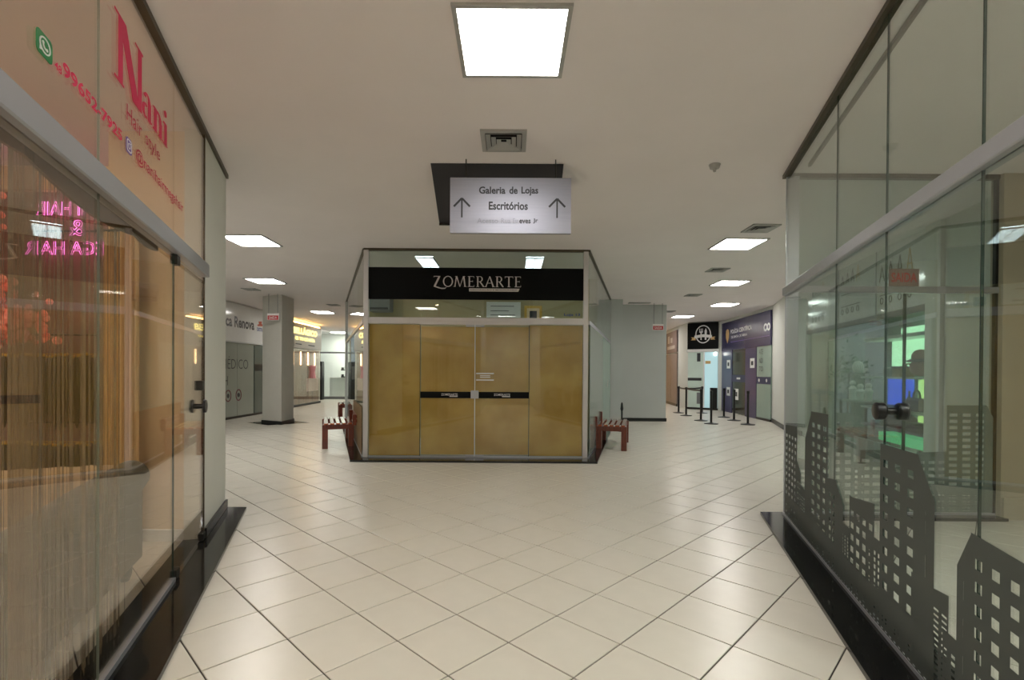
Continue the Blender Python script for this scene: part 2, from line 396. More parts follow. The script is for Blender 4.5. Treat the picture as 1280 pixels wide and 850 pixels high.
for x in (3.2,): obj('hinge_clip', MB().bev(x,x+.07,-.014,.022,TB-.06,TB,.004), 'dark', dr)
obj('end_stile', MB().box(4.005,4.02,-.005,.015,.03,H-.03), 'chan', Lf)
y=-.003
serif('shop_name_lettering','N',2.265,2.60,2.545,.292,y,'magenta',Lf,heavy=.2,thin=.09)
serif('shop_name_lettering','ani',2.60,3.04,2.556,.2,y,'magenta',Lf,heavy=.17,thin=.06,gap=.02)
text('tagline_lettering','Hair',2.40,2.605,2.425,2.50,y,'magenta2',Lf,.004)
text('tagline_lettering','style',2.66,2.895,2.41,2.495,y,'magenta2',Lf,.004)
text('phone_lettering','48',1.752,1.80,2.290,2.316,y,'magenta',Lf,.02)
text('phone_lettering','99652-7925',1.808,2.345,2.298,2.348,y,'magenta',Lf,.025)
text('handle_lettering','@nanihairmegahair',2.52,3.385,2.278,2.358,y,'magenta2',Lf,.012)
# speech-bubble icon
def rrect(x0,x1,z0,z1,r,n=5):
    P=[]
    for cx,cz,a in ((x1-r,z0+r,-90),(x1-r,z1-r,0),(x0+r,z1-r,90),(x0+r,z0+r,180)):
        for k in range(n+1): t=math.radians(a+90*k/n); P.append((cx+r*math.cos(t),cz+r*math.sin(t)))
    return P
ic=obj('chat_icon', MB().plate(rrect(1.638,1.736,2.283,2.357,.016),y-.001,y+.001),'green',Lf,'green rounded square icon with white handset bubble')
cx,cz=1.687,2.321
m_=MB().ring(cx,cz,.034,.0255,.0055,.0045,y-.003,y-.001,0,360,24); m_.plate([(cx-.033,cz-.026),(cx-.018,cz-.022),(cx-.03,cz-.010)],y-.003,y-.001)
m_.ring(cx+.004,cz+.003,.019,.0145,.007,.0055,y-.003,y-.001,170,290,10)
m_.disc(cx-.012,cz+.006,.005,y-.0031,y-.001,8,.006); m_.disc(cx+.011,cz-.008,.005,y-.0031,y-.001,8,.006)
obj('handset_mark', m_,'white',ic)
ic=obj('camera_icon', MB().plate(rrect(2.392,2.468,2.283,2.352,.018),y-.0005,y+.001),'purplev',Lf,'violet camera app icon')
m_=MB(); o_=rrect(2.400,2.460,2.290,2.345,.014); i_=rrect(2.405,2.455,2.2945,2.3405,.011)
for k in range(len(o_)): j=(k+1)%len(o_); m_.plate([o_[k],o_[j],i_[j],i_[k]],y-.002,y-.001)
m_.ring(2.43,2.3175,.015,.0135,.004,.0035,y-.002,y-.001,0,360,16); m_.disc(2.446,2.333,.0025,y-.002,y-.001,8)
obj('lens_mark', m_,'white',ic)
# white end pier of the left shop
px=thing('end_pier','pale grey-white pier at the far end of the left salon shopfront','pier',(-.8811,0,0),LA)
obj('pier_body', MB().box(4.02,4.92,.0,.13,.0,H-.002),'wall',px)
obj('pier_foot', MB().bev(4.02,4.93,-.02,.0,.025,.1,.003),'black',px)

# ------------------------------------------------ things inside the salon
sc_=thing('string_curtain','taupe string curtain hanging just inside the salon glass','curtain',(-.8811,0,0),LA)
mb=MB(); x=.9
while x<2.66:
    d=.085+.012*math.sin(x*37)+random.uniform(-.004,.004); r=random.choice([.0012,.0016,.002,.0034]); wv=random.uniform(-.004,.004)
    mb.tube([(x,d,2.0),(x+wv,d,1.2),(x-wv,d,.05)],r,4,False)
    x+=random.choice([.006,.008,.010,.016,.03])
obj('strings', mb,'string',sc_,kind='stuff')
obj('curtain_rod', MB().tube([(.3,.1,2.03),(2.9,.1,2.03)],.012,10),'dark',sc_)
val=thing('curtain_valance','dark brown swagged valance above the string curtain','valance',(-.8811,0,0),LA)
def swag(x0,x1,drop,n=14):
    P=[(x0,2.075),(x1,2.075)][::-1]
    pts=[(x0+(x1-x0)*k/n, 1.985-drop*(1-abs(2*k/n-1)**1.6*.9)) for k in range(n+1)]
    return pts+P
for k,(a,b,dp) in enumerate(((.55,1.75,.03),(1.72,2.75,.05),(2.7,3.1,.02))):
    obj('swag', MB().plate(swag(a,b,dp),.058,.07),'stringd',val)
obj('string_bundle', MB().tube([(1.74,.075,2.02),(1.742,.075,1.2),(1.74,.075,.06)],[.03,.022,.022],10),'string',val)

dr_=thing('drape','pleated gold drape beside the cream end wall of the salon','curtain',(-2.86,3.62,0),0)
prof=[]; n=60
for k in range(n+1): u=k/n; prof.append((-.12+.25*u, .02*math.sin(u*PI*14)))
back=[(a,b+.012) for a,b in prof][::-1]
obj('drape_cloth', MB().prism(prof+back,.02,2.3),'drape',dr_,smooth=True)
obj('curtain_rod', MB().tube([(-.18,0,2.31),(.18,0,2.31)],.01,8),'dark',dr_)

# chesterfield sofa
sofa=thing('sofa','grey-green rolled-arm tufted sofa behind the string curtain','sofa',(-2.33,3.13,0),math.atan2(-.36,-.933))
def roll_profile(h,t,r,n=12):  # (a,z) outline: panel with a roll curling outwards (negative a)
    P=[(0,.12),(t,.12),(t,h-r)]
    for k in range(n+1): an=math.radians(0+200*k/n); P.append((t-r+r*math.cos(an),h-r+r*math.sin(an)))
    P.append((0,h-r*1.9)); return P
h0=.73
P=roll_profile(h0,.16,.1)
arm=MB(); n=len(P); secs=[(0,0),(.7,-.02),(1.3,-.055),(1.46,-.07)]
vs=[(a+.02*0, yy, z+(dz if z>.3 else 0)) for yy,dz in secs for a,z in P]
fs=[tuple(range(n)),tuple(range(len(vs)-1,len(vs)-n-1,-1))]
for i in range(len(secs)-1):
    for k in range(n): fs.append((i*n+k,(i+1)*n+k,(i+1)*n+(k+1)%n,i*n+(k+1)%n))
arm.add(vs,fs)
obj('arm', arm,'sofa',sofa,smooth=True)
arm2=MB(); arm2.add([(2.0-v[0],v[1],v[2]) for v in vs],[f[::-1] for f in fs]); obj('arm',arm2,'sofa',sofa,smooth=True)
# tufted backrest grid
bk=MB(); NX,NZ=40,14; vs=[]; 
for j in range(NZ+1):
    for i in range(NX+1):
        u=i/NX; t=j/NZ; xx=.1+1.8*u; an=t*PI*1.15
        if t<.6: yy=.2; zz=.35+.27*t/.6
        else: a=(t-.6)/.4*PI*1.05; yy=.1+.1*math.cos(a); zz=.62+.1*math.sin(a)
        dpt=.018*(math.sin(u*PI*22)*math.sin(t*PI*5+ (PI/2))) ; vs.append((xx, yy+dpt, zz+abs(dpt)*.4))
fs=[(j*(NX+1)+i,(j+1)*(NX+1)+i,(j+1)*(NX+1)+i+1,j*(NX+1)+i+1) for j in range(NZ) for i in range(NX)]
bk.add(vs,fs); bk.box(.05,1.95,.0,.12,.12,.66)
obj('backrest', bk,'sofac',sofa,smooth=True)
obj('seat_base', MB().bev(.14,1.86,.12,1.40,.12,.3,.02),'sofa',sofa)
for k in range(2): obj('seat_cushion', MB().bev(.17+.83*k,.98+.85*k,.2,1.42,.3,.43,.03),'sofac',sofa)
for a,b in ((.07,.07),(.07,1.38),(1.93,.07),(1.93,1.38)):
    obj('foot', MB().lathe([(.022,.0),(.034,.03),(.04,.07),(.03,.12)],a,b,14),'dark',sofa,smooth=True)

# neon sign (faces into the salon so it reads backwards from the hall)
ns=thing('neon_sign','pink neon lettering on the back wall of the salon, seen reversed','neon sign',(0,4.40,0),0)
obj('backing_rail', MB().box(-4.32,-3.5,.02,.04,2.52,2.535),'dark',ns)
def neon_text(s,x0,x1,z0,z1,nm):
    cu=bpy.data.curves.new('n','FONT'); cu.body=s; cu.size=1; cu.fill_mode='NONE'; cu.bevel_depth=.009; cu.bevel_resolution=1; cu.resolution_u=2
    o=bpy.data.objects.new('n',cu); COL.objects.link(o); dg=bpy.context.evaluated_depsgraph_get(); dg.update()
    me=bpy.data.meshes.new_from_object(o.evaluated_get(dg),depsgraph=dg); bpy.data.objects.remove(o)
    X=[v.co.x for v in me.vertices]; Y=[v.co.y for v in me.vertices]; a,b,c,d=min(X),max(X),min(Y),max(Y)
    for v in me.vertices: v.co=(x1-(v.co.x-a)/(b-a)*(x1-x0), v.co.z*.3, z0+(v.co.y-c)/(d-c)*(z1-z0))
    obj(nm,me,'neon',ns)
neon_text('NANI HAIR',-4.22,-3.52,2.66,2.78,'neon_word'); neon_text('&',-3.93,-3.79,2.48,2.62,'neon_word'); neon_text('MEGA HAIR',-4.32,-3.50,2.31,2.43,'neon_word')

# hair display: two rails with hanging extensions
for zi,(zr,nm,ln) in enumerate(((1.60,'upper',.62),(.83,'lower',.6))):
    rk=thing('display_rail',nm+' dark rail of hair extensions on the salon back wall','rail',(-3.92,4.36,zr))
    obj('rail_bar', MB().tube([(-.55,0,0),(.47,0,0)],.008,8),'dark',rk)
    for bx in (-.5,.42): obj('bracket', MB().box(bx-.01,bx+.01,0,.1,-.01,.01),'dark',rk)
    obj('lower_bar', MB().tube([(-.55,0,-.17),(.47,0,-.17)],.005,6),'gold',rk)
    first=None
    for k in range(20):
        xx=-4.43+.0485*k
        if first is None:
            first=thing('hair_extension','brown hair bundle with gold clip hanging from the %s rail'%nm,'hair extension',(xx,4.33,zr-.19),0,'hair extensions on the %s rail'%nm)
            obj('hair_bundle', MB().tube([(0,0,.0),(0,0,-.05),(0,.0,-.3),(0,0,-ln+.06),(0,0,-ln)],[.012,.02,.022,.018,.006],7),'hair',first,smooth=True)
            obj('clip', MB().tube([(-.022,0,0),(0,-.012,.012),(.022,0,0)],[.008,.014,.008],6),'gold',first)
        else:
            o=copy_tree(first); o.location=(xx,4.33+random.uniform(-.01,.01),zr-.19+random.uniform(-.012,.012)); o.rotation_euler=(0,0,random.uniform(0,3)); o.scale=(1,1,random.uniform(.85,1.05))
# blossom tree
tr=thing('blossom_tree','artificial tree with coral pink blossom behind the sofa','tree',(-3.98,3.35,0))
obj('trunk', MB().tube([(0,0,0),(.03,.02,.7),(-.03,.04,1.3),(.05,0,1.9),(.02,0,2.5)],[.05,.045,.035,.025,.012],8),'bark',tr,smooth=True)
brs=[[(-.03,.04,1.25),(.25,0,1.45),(.5,.05,1.58),(.8,.0,1.62)],[(.02,.02,1.5),(.25,.1,1.7),(.45,.05,1.83)],[(.05,0,1.9),(.25,0,2.2),(.42,.0,2.35)],[(.02,.0,2.3),(.2,0,2.5),(.32,0,2.62)],[(0,.04,1.2),(-.3,.1,1.5),(-.5,.1,1.8)],[(.05,0,1.8),(-.25,.1,2.2),(-.4,.1,2.6)]]
bl=MB(); rnd=random.Random(3)
for bpt in brs:
    obj('branch', MB().tube(bpt,[.02,.014,.006]+([.004] if len(bpt)==4 else []),6),'bark',tr)
    for q in range(230):
        i=rnd.randrange(len(bpt)-1); t=rnd.random(); t=max(t,.2) if i==0 else t
        p=Vector(bpt[i]).lerp(Vector(bpt[i+1]),t)+Vector((rnd.gauss(0,.05),rnd.gauss(0,.05),rnd.gauss(0,.055)))
        bl.sphere(p,rnd.uniform(.018,.034),6,4)
obj('blossoms', bl,'coral',tr,kind='stuff')
# salon ceiling spots (warm) and a trough light
for k,(a,b,nm) in enumerate(((-2.6,2.4,'nearest the glass'),(-3.5,3.7,'over the hair displays'),(-4.4,3.0,'over the sofa far end'),(-1.9,1.2,'nearest the camera'),(-3.6,1.4,'in the middle of the salon'))):
    t=thing('ceiling_spot','round warm ceiling spot '+nm,'spotlight',(a,b,H))
    obj('rim', MB().lathe([(.06,-.012),(.065,-.001),(.045,-.001)],0,0,20),'white',t)
    obj('lens', MB().lathe([(.045,-.014),(.045,-.0115)],0,0,16),'spot',t)

# ================================================================== RIGHT SHOPFRONT
Rf = thing('glass_shopfront','clear glass shopfront on the right with grey skyline stickers','shopfront',(1.0808,0,0),RA)
RT0,RT1=2.0,2.07
seams=[-4.70,-3.32,-2.568,-1.789,-.9,.2]
for a,b in zip(seams[:-1],seams[1:]):
    obj('upper_pane', MB().box(a+.002,b-.002,0,.008,RT1,H-.03),'glassg',Rf)
    obj('lower_pane', MB().box(a+.002,b-.002,0,.008,.04,RT0),'glassg',Rf)
for x in seams[1:-1]:
    obj('glass_joint', MB().box(x-.0022,x+.0022,-.0005,.0085,.04,H-.03),'seam',Rf)
obj('transom_beam', MB().bev(-4.70,.2,-.03,.04,RT0,RT1,.005),'alu',Rf)
obj('ceiling_channel', MB().box(-4.74,.2,-.03,.03,H-.03,H),'chan',Rf)
obj('inner_channel', MB().box(-4.5,.2,.12,.14,H-.03,H),'chan',Rf)
obj('bottom_channel', MB().box(-4.70,.2,-.012,.02,.025,.045),'alu',Rf)
obj('corner_stile', MB().box(-4.715,-4.695,-.004,.1,.025,H-.03),'alu',Rf)
for xc in (-2.502,):
    kb=MB()
    for sgn in (-1,1): kb.tube([(xc,.004,1.12),(xc,.004+sgn*.02,1.12),(xc,.004+sgn*.023,1.12),(xc,.004+sgn*.03,1.12),(xc,.004+sgn*.062,1.12),(xc,.004+sgn*.068,1.12)],[.018,.018,.036,.042,.042,.034],18)
    obj('door_knob',kb,'black',Rf,smooth=True)
    if xc==-2.502: pass
# skyline stickers
def building(name,parent,m,x0,x1,z0,zl,zr,cols,rows,y,ww=.5,wh=.5,top=.06,holes=True,slx=None):
    mb=MB(); zc=min(zl,zr)-top
    if slx is None: cap=[(x0,zc),(x1,zc),(x1,zr),(x0,zl)]
    else: cap=[(x0,zc),(x1,zc),(x1,zr),(slx,zl),(x0,zl)]
    def q(poly): mb.add([(a,y,b) for a,b in poly],[tuple(range(len(poly)))])
    q(cap)
    cw=(x1-x0)/cols; rh=(zc-z0)/rows
    for i in range(cols):
        a=x0+cw*i; wa=a+cw*(1-ww)/2; wb=a+cw*(1+ww)/2
        q([(a,z0),(wa,z0),(wa,zc),(a,zc)]); q([(wb,z0),(a+cw,z0),(a+cw,zc),(wb,zc)])
        for j in range(rows):
            b=z0+rh*j; hb=b+rh*(1-wh)/2; hc=b+rh*(1+wh)/2
            q([(wa,b),(wb,b),(wb,hb),(wa,hb)]); q([(wa,hc),(wb,hc),(wb,b+rh),(wa,b+rh)])
    return obj(name,mb,m,parent)
k=0
def B(x0,x1,z0,zl,zr,c,r,m='sky',par=Rf,ww=.5,wh=.5,top=.06,slx=None,base=-.0015):
    global k; k+=1
    return building('skyline_sticker',par,m,x0,x1,z0,zl,zr,c,r,base-.0004*(k%9),ww,wh,top,slx=slx)
# local x = -s
B(-4.66,-4.25,.05,.84,.865,4,13); B(-4.30,-4.12,.05,.62,.5,3,9,ww=.6,wh=.3)
B(-4.00,-3.845,.05,.80,1.0,2,10,ww=.01,wh=.01); B(-3.845,-3.44,.05,1.02,1.03,3,13)
B(-4.14,-3.98,.05,.42,.40,3,12,ww=.7,wh=.35)
B(-3.49,-3.27,.05,.60,.63,3,9); B(-3.27,-3.13,.05,.63,.50,1,8,ww=.01)
B(-3.20,-3.02,.05,.40,.40,4,14,ww=.35,wh=.6)
B(-3.03,-2.67,.05,.59,.63,4,7,slx=-2.98); B(-2.78,-2.56,.05,.46,.46,3,10,ww=.6,wh=.6)
B(-2.6,-2.213,.05,.953,.957,3,10,ww=.42,wh=.42,top=.05); B(-2.213,-2.07,.05,.957,.79,1,4,ww=.01,top=.01)
B(-2.26,-1.96,.05,.44,.46,5,14,ww=.6,wh=.35,slx=-2.1); B(-2.0,-1.9,.05,.32,.32,2,8)
B(-1.905,-1.82,.05,.60,.74,1,4,ww=.01,top=.01); B(-1.82,-1.54,.05,.745,.735,3,8,ww=.42,wh=.45,top=.05)
B(-1.56,-1.30,.05,.38,.42,4,9); B(-1.36,-1.0,.05,.85,.85,4,10); B(-1.0,-.5,.05,.5,.6,5,8); B(-.5,-.1,.05,.8,.7,4,10)
B(-4.64,-3.9,.045,.24,.22,16,4,ww=.4,wh=.6,base=-.006); B(-3.9,-2.9,.045,.26,.20,24,5,ww=.4,wh=.5,base=-.006); B(-2.9,-2.05,.045,.2,.26,18,5,ww=.45,wh=.5,base=-.006)

# side glass of the right shop, seen through the front glass
Sf=thing('glass_side_screen','side glass screen at the far end of the right-hand shop','shopfront',(2.50,4.495,0),0)
obj('lower_pane', MB().box(0,1.88,0,.008,.04,2.03),'glassg',Sf)
for a,b in ((0,.94),(.94,1.88)): obj('upper_pane', MB().box(a,b-.003,0,.008,2.09,H-.03),'glassg',Sf)
obj('transom_beam', MB().bev(-.02,1.93,-.02,.025,2.035,2.09,.004),'alu',Sf)
obj('ceiling_channel', MB().box(0,1.88,-.025,.025,H-.04,H),'chan',Sf)
obj('bottom_channel', MB().box(0,1.88,-.012,.02,.025,.045),'alu',Sf)
obj('end_stile', MB().box(1.86,1.885,-.01,.02,.03,H-.03),'dark',Sf)
obj('mid_stile', MB().box(1.05,1.075,.009,.02,.045,2.03),'seam',Sf)
def B2(*a,**kw): kw.setdefault('m','sky2'); return B(*a,par=Sf,**kw)
B2(1.44,1.80,.05,1.02,1.02,3,16,ww=.6,wh=.5); B2(1.80,1.865,.05,1.02,.90,1,3,ww=.01,top=.01)
B2(1.17,1.44,.05,.59,.60,3,8,ww=.6,wh=.45); B2(.40,.60,.05,.95,.94,2,12,ww=.5); B2(.66,.86,.05,.61,.61,2,7,ww=.7,wh=.4)
B2(.2,.4,.05,.7,.75,2,9); B2(.86,1.17,.05,.42,.5,4,8); B2(.6,.7,.05,.5,.5,2,8)
B2(.03,.25,.05,.55,.5,3,9); B2(1.3,1.86,.05,.3,.28,12,6,ww=.7,wh=.4,base=-.006)
sd=thing('exit_sign','grey acrylic sign reading SAIDA on the side glass of the right shop','sign',(3.38,4.46,2.09),0)
obj('plate', MB().box(0,.27,0,.006,0,.155),mat('smoked_acrylic',(140,122,118),.3),sd); text('exit_lettering','SAIDA',.02,.25,.035,.12,-.001,'red',sd,.02)

# ================================================================== HANGING SIGN
hs=thing('hanging_sign','brushed metal direction sign hanging from the ceiling with two arrows','sign',(-.02,4.2,0),0)
obj('sign_plate', MB().bev(-.512,.510,0,.03,2.468,2.938,.003),'brushed',hs)
for x in (-.38,.38): obj('hanger_rod', MB().tube([(x,.02,2.93),(x,.02,H)],.005,8),'dark',hs)
for wd_,a_,b_ in (('Galeria',-.268,-.045),('de',-.012,.058),('Lojas',.09,.232)): text('sign_lettering',wd_,a_,b_,2.785 if wd_=='Lojas' else 2.80,2.862,-.002,'charcoal',hs,.028)
text('sign_lettering','Escritórios',-.185,.145,2.665,2.735,-.002,'charcoal',hs,.028)
for wd_,a_,b_ in (('Acesso',-.283,-.105),('Rua',-.08,.0),('Est',.02,.068)): text('sign_lettering',wd_,a_,b_,2.552,2.595,-.002,'faded',hs,.012,label='faded lettering')
text('sign_lettering','eves',.074,.17,2.552,2.585,-.002,'charcoal',hs,.028); text('sign_lettering','Jr',.19,.232,2.552,2.596,-.002,'charcoal',hs,.028)
for x in (-.412,.392):
    mb=MB(); mb.line(x,2.60,x,2.755,.013,-.004,-.001); mb.line(x-.068,2.692,x,2.762,.016,-.004,-.001); mb.line(x+.068,2.692,x,2.762,.016,-.004,-.001)
    obj('arrow',mb,'charcoal',hs)
dp=thing('slate_board','dark slate board fixed to the ceiling behind the metal sign','sign board',(0,0,0),0)
mb=MB(); mb.profx([(4.30,H-.002),(4.34,H-.002),(4.87,2.77),(4.83,2.74)],-.715,.435); obj('board',mb,'slate',dp)
obj('edge_strip', MB().profx([(4.82,2.735),(4.88,2.765),(4.88,2.745),(4.82,2.715)],-.715,.435),'dark',dp)

# ================================================================== CEILING LIGHTS, VENTS
def clight(x,y,nm,sx=.6,sy=.6,m='panel'):
    t=thing('ceiling_light','square white ceiling light panel '+nm,'ceiling light',(x,y,H),0)
    a,b=sx/2,sy/2
    obj('diffuser', MB().box(-a+.025,a-.025,-b+.025,b-.025,-.008,-.002),m,t)
    f=MB()
    f.box(-a,a,-b,-b+.025,-.014,0); f.box(-a,a,b-.025,b,-.014,0); f.box(-a,-a+.025,-b+.025,b-.025,-.014,0); f.box(a-.025,a,-b+.025,b-.025,-.014,0)
    obj('frame',f,'frame',t)
for x,y,nm in ((-.01,2.73,'large in the foreground above the aisle'),(-3.63,6.9,'nearest on the left of the kiosk'),(-4.97,10.0,'second on the left, before the pillar'),
      (-5.85,15.3,'far left, beyond the pillar'),(-5.6,19.6,'farthest on the left, added out of view by the end shop'),  # panel by the end shop is hidden, added to light the corridor
      (3.13,6.92,'nearest on the right of the kiosk'),(4.34,9.93,'second on the right'),(5.58,13.05,'third on the right'),(5.45,15.9,'fourth on the right, beyond the grey wall'),(5.3,19.6,'farthest on the right, added out of view'),  # the farthest one is hidden too, extra light for the right corridor
      (0,-1.2,'added unseen behind the viewpoint'),(0,5.6,'') ,(0,-3.6,'added unseen at the back of the entrance passage')):  # both panels behind the viewpoint are added for foreground light
    if nm=='': continue
    clight(x,y,nm)
for x,y,nm in ((2.5,.9,'added out of view inside the right-hand shop near the glass'),(3.7,.6,'added out of view inside the right-hand shop by the far side wall'),(3.0,-.0,'added out of view in the front corner of the right-hand shop'),(-2.3,.4,'added out of view inside the salon near the entrance passage'),(-4.6,1.2,'added out of view inside the salon by the far side wall'),(6.6,8.0,'added out of view inside the gift shop'),(-5.6,6.6,'added out of view at the near end of the left corridor')):  # panels out of view, added to brighten the shop interiors and left corridor
    clight(x,y,nm)
def vent(x,y,s,nm):
    t=thing('air_vent','square louvred ceiling vent '+nm,'vent',(x,y,H),0)
    f=MB(); a=s/2
    for (x0,x1,y0,y1) in ((-a,a,-a,-a+.035),(-a,a,a-.035,a),(-a,-a+.035,-a+.035,a-.035),(a-.035,a,-a+.035,a-.035)): f.box(x0,x1,y0,y1,-.015,0)
    obj('frame',f,'frame',t)
    obj('duct', MB().box(-a+.035,a-.035,-a+.035,a-.035,-.002,-.0005),'matblack',t)
    for q in range(3):
        r0=a-.04-.04*q; r1=r0-.034; sl=MB()
        P0=[(-r0,-r0),(r0,-r0),(r0,r0),(-r0,r0)]; P1=[(-r1,-r1),(r1,-r1),(r1,r1),(-r1,r1)]
        for i in range(4):
            j=(i+1)%4
            sl.add([(*P0[i],-.022),(*P0[j],-.022),(*P1[j],-.006),(*P1[i],-.006),(*P0[i],-.019),(*P0[j],-.019),(*P1[j],-.003),(*P1[i],-.003)],[(0,3,2,1),(4,5,6,7),(0,1,5,4),(2,3,7,6)])
        obj('louvre',sl,'frame',t)
    r=a-.17
    if r>.01: obj('louvre', MB().box(-r,r,-r,r,-.02,-.012),'frame',t)
vent(-.075,3.87,.35,'in front of the hanging sign'); vent(3.07,6.16,.34,'nearest on the right'); vent(3.57,8.66,.32,'second on the right'); vent(4.18,11.5,.32,'third on the right'); vent(4.6,14.6,.32,'farthest on the right, added out of view')
vent(-5.82,11.05,.3,'on the left, in front of the pillar'); vent(-4.9,13.6,.3,'beyond the left pillar')
poly_struct('trim_5', MB().box(3.0,3.55,12.75,12.9,H-.02,H),'frame')
det=thing('smoke_detector','small white smoke detector on the ceiling right of the hanging sign','smoke detector',(1.742,4.303,H))
obj('housing', MB().lathe([(.025,-.035),(.04,-.03),(.045,-.012),(.05,0)],0,0,16),'frame',det,smooth=True)
obj('sensor', MB().lathe([(.012,-.06),(.014,-.035)],0,0,10),'frame',det)

# ================================================================== KIOSK
K=thing('corner_kiosk','central glass kiosk with black name band and brown paper behind its doors','kiosk',(0,7.31,0),0.0106)
x0,x1=-2.185,1.118
for a,b in ((x0,x0+.07),(x1-.07,x1)): obj('corner_post', MB().bev(a,b,-.01,.06,.03,H-.02,.004),'aluw',K)
obj('transom_beam', MB().bev(x0+.07,x1-.07,-.005,.06,1.995,2.09,.005),'aluw',K)
obj('door_header', MB().bev(-1.36,.26,-.02,.0,1.985,2.03,.003),'aluw',K)
obj('top_channel', MB().box(x0,x1,-.01,.05,H-.03,H),'chan',K)
obj('bottom_rail', MB().box(x0+.07,x1-.07,0,.05,.03,.05),'alu',K)
for a,b in ((-2.113,-1.353),(.256,1.046)):
    obj('side_pane', MB().box(a,b,.02,.028,.05,1.99),'glass',K)
    obj('paper_lining', MB().box(a+.003,b-.003,.04,.045,.055,1.985),'kraft',K)
for a,b in ((-1.345,-.552),(-.542,.25)):
    d=obj('door', MB().box(a,b,.0,.01,.06,1.97),'glass',K,'glass door leaf lined with brown paper')
    obj('paper_lining', MB().box(a+.004,b-.004,.03,.035,.07,1.96),'kraft',d)
    obj('handle_band', MB().box(a,b,-.004,-.0005,.905,1.0),'matblack',d)
    c=(a+b)/2+(.03 if a<-1 else 0)
    text('band_lettering','ZOMERARTE',c-.12,c+.12,.942,.975,-.006,'aluw',d,.01)
    obj('band_underline', MB().box(c+.0,c+.12,-.006,-.005,.925,.94),'aluw',d)
    for zz in (.035,1.955): obj('patch_fitting', MB().bev((b-.13) if a<-1 else a, b if a<-1 else a+.13,-.012,.02,zz,zz+.035,.004),'alu',d)
obj('door_gap_strip', MB().box(-.5515,-.5425,-.003,.008,.05,1.985),'white',K)
obj('centre_lock', MB().bev(-.605,-.49,-.02,-.006,.9,1.02,.004),'alu',K)
for xx in (-1.352,.252): obj('glass_joint', MB().box(xx-.004,xx+.003,.0,.01,.05,1.985),'seam',K)
n_=obj('notice', MB().box(-.527,-.267,-.004,-.002,1.165,1.28),mat('brown_notice_print',(176,150,104),.5),K)
obj('notice_border', MB().box(-.527,-.267,-.006,-.0045,1.262,1.28).box(-.527,-.267,-.006,-.0045,1.165,1.183).box(-.47,-.32,-.006,-.0045,1.232,1.244).box(-.47,-.32,-.006,-.0045,1.208,1.22),'white',n_)
obj('upper_pane', MB().box(x0+.07,-1.35,.02,.028,2.09,H-.03),'glass',K); obj('upper_pane', MB().box(-1.345,.25,.02,.028,2.09,H-.03),'glass',K); obj('upper_pane', MB().box(.255,x1-.07,.02,.028,2.09,H-.03),'glass',K)
bd=obj('name_band', MB().box(x0+.07,x1-.07,.010,.0185,2.355,2.825),'matblack',K,'black name band across the upper glass')
serif('name_lettering','ZOMERARTE',-1.16,.135,2.545,.155,.008,'aluw',bd,heavy=.12,thin=.07,gap=.09)
obj('tagline_strip', MB().plate([(-.64,2.478),(.085,2.478),(.105,2.522),(-.64,2.522)],.006,.009),'aluw',bd)
text('tagline_lettering','DECORAÇÃO E MOLDURARIA',-.62,.07,2.489,2.512,.005,'charcoal',bd,.01)
text('unit_lettering','Loja 13',.765,1.0,2.118,2.165,.018,'blue',K,.02)
# kiosk flanks
def flank(nm,lab,xa,ya,xb,yb,side):
    ang=math.atan2(yb-ya,xb-xa) if side<0 else math.atan2(ya-yb,xa-xb)
    L=math.hypot(xb-xa,yb-ya)
    o=(xa,ya) if side<0 else (xb,yb)
    t=thing(nm,lab,'glass wall',(o[0],o[1],0),ang)
    def X(s0,s1): return (s0,s1) if side<0 else (L-s1,L-s0)
    nP=4
    for q in range(nP):
        a,b=X(L*q/nP+.06 if q==0 else L*q/nP+.003, L*(q+1)/nP-.003)
        obj('lower_pane', MB().box(a,b,.0,.008,.05,2.0),'glass',t); obj('upper_pane', MB().box(a,b,.0,.008,2.06,H-.03),'glass',t)
    for zz0,zz1,m in ((2.0,2.06,'alu'),(.03,.05,'alu'),(H-.035,H,'chan')): obj('rail', MB().box(0,L,-.015,.025,zz0,zz1),m,t)
    a,b=X(L-.05,L+.03); obj('end_post', MB().box(a,b,-.02,.04,.03,H-.02),'greywall',t)
    return t,X,L
t,X,L=flank('kiosk_flank','left glass flank of the kiosk running back beside a bench',-2.185,7.32,-4.25,12.75,-1)
obj('paper_lining', MB().box(.08,2.3,.02,.024,.05,.75),mat('dark_reflection_brown',(104,78,36),.5),t,'low lining painted in the dark brown of a reflection')  # dark brown colour imitates a reflection in the flank glass
t,X,L=flank('kiosk_flank','right glass flank of the kiosk running back to the grey pier',1.118,7.32,2.40,12.2,1)
a,b=X(2.6,L-.1); 
obj('frosted_lining', MB().box(a,b,.02,.024,.05,2.0),'tealg',t); a,b=X(.1,2.6); obj('frosted_lining', MB().box(a,b,.02,.024,.05,2.0),'greyg',t)
a,b=X(2.7,3.7); obj('sticker', MB().box(a,b,-.004,-.001,.95,1.25),'grey',t); c=(a+b)/2; obj('sticker_mark', MB().disc(c,1.1,.1,-.006,-.004,14),'white',t)
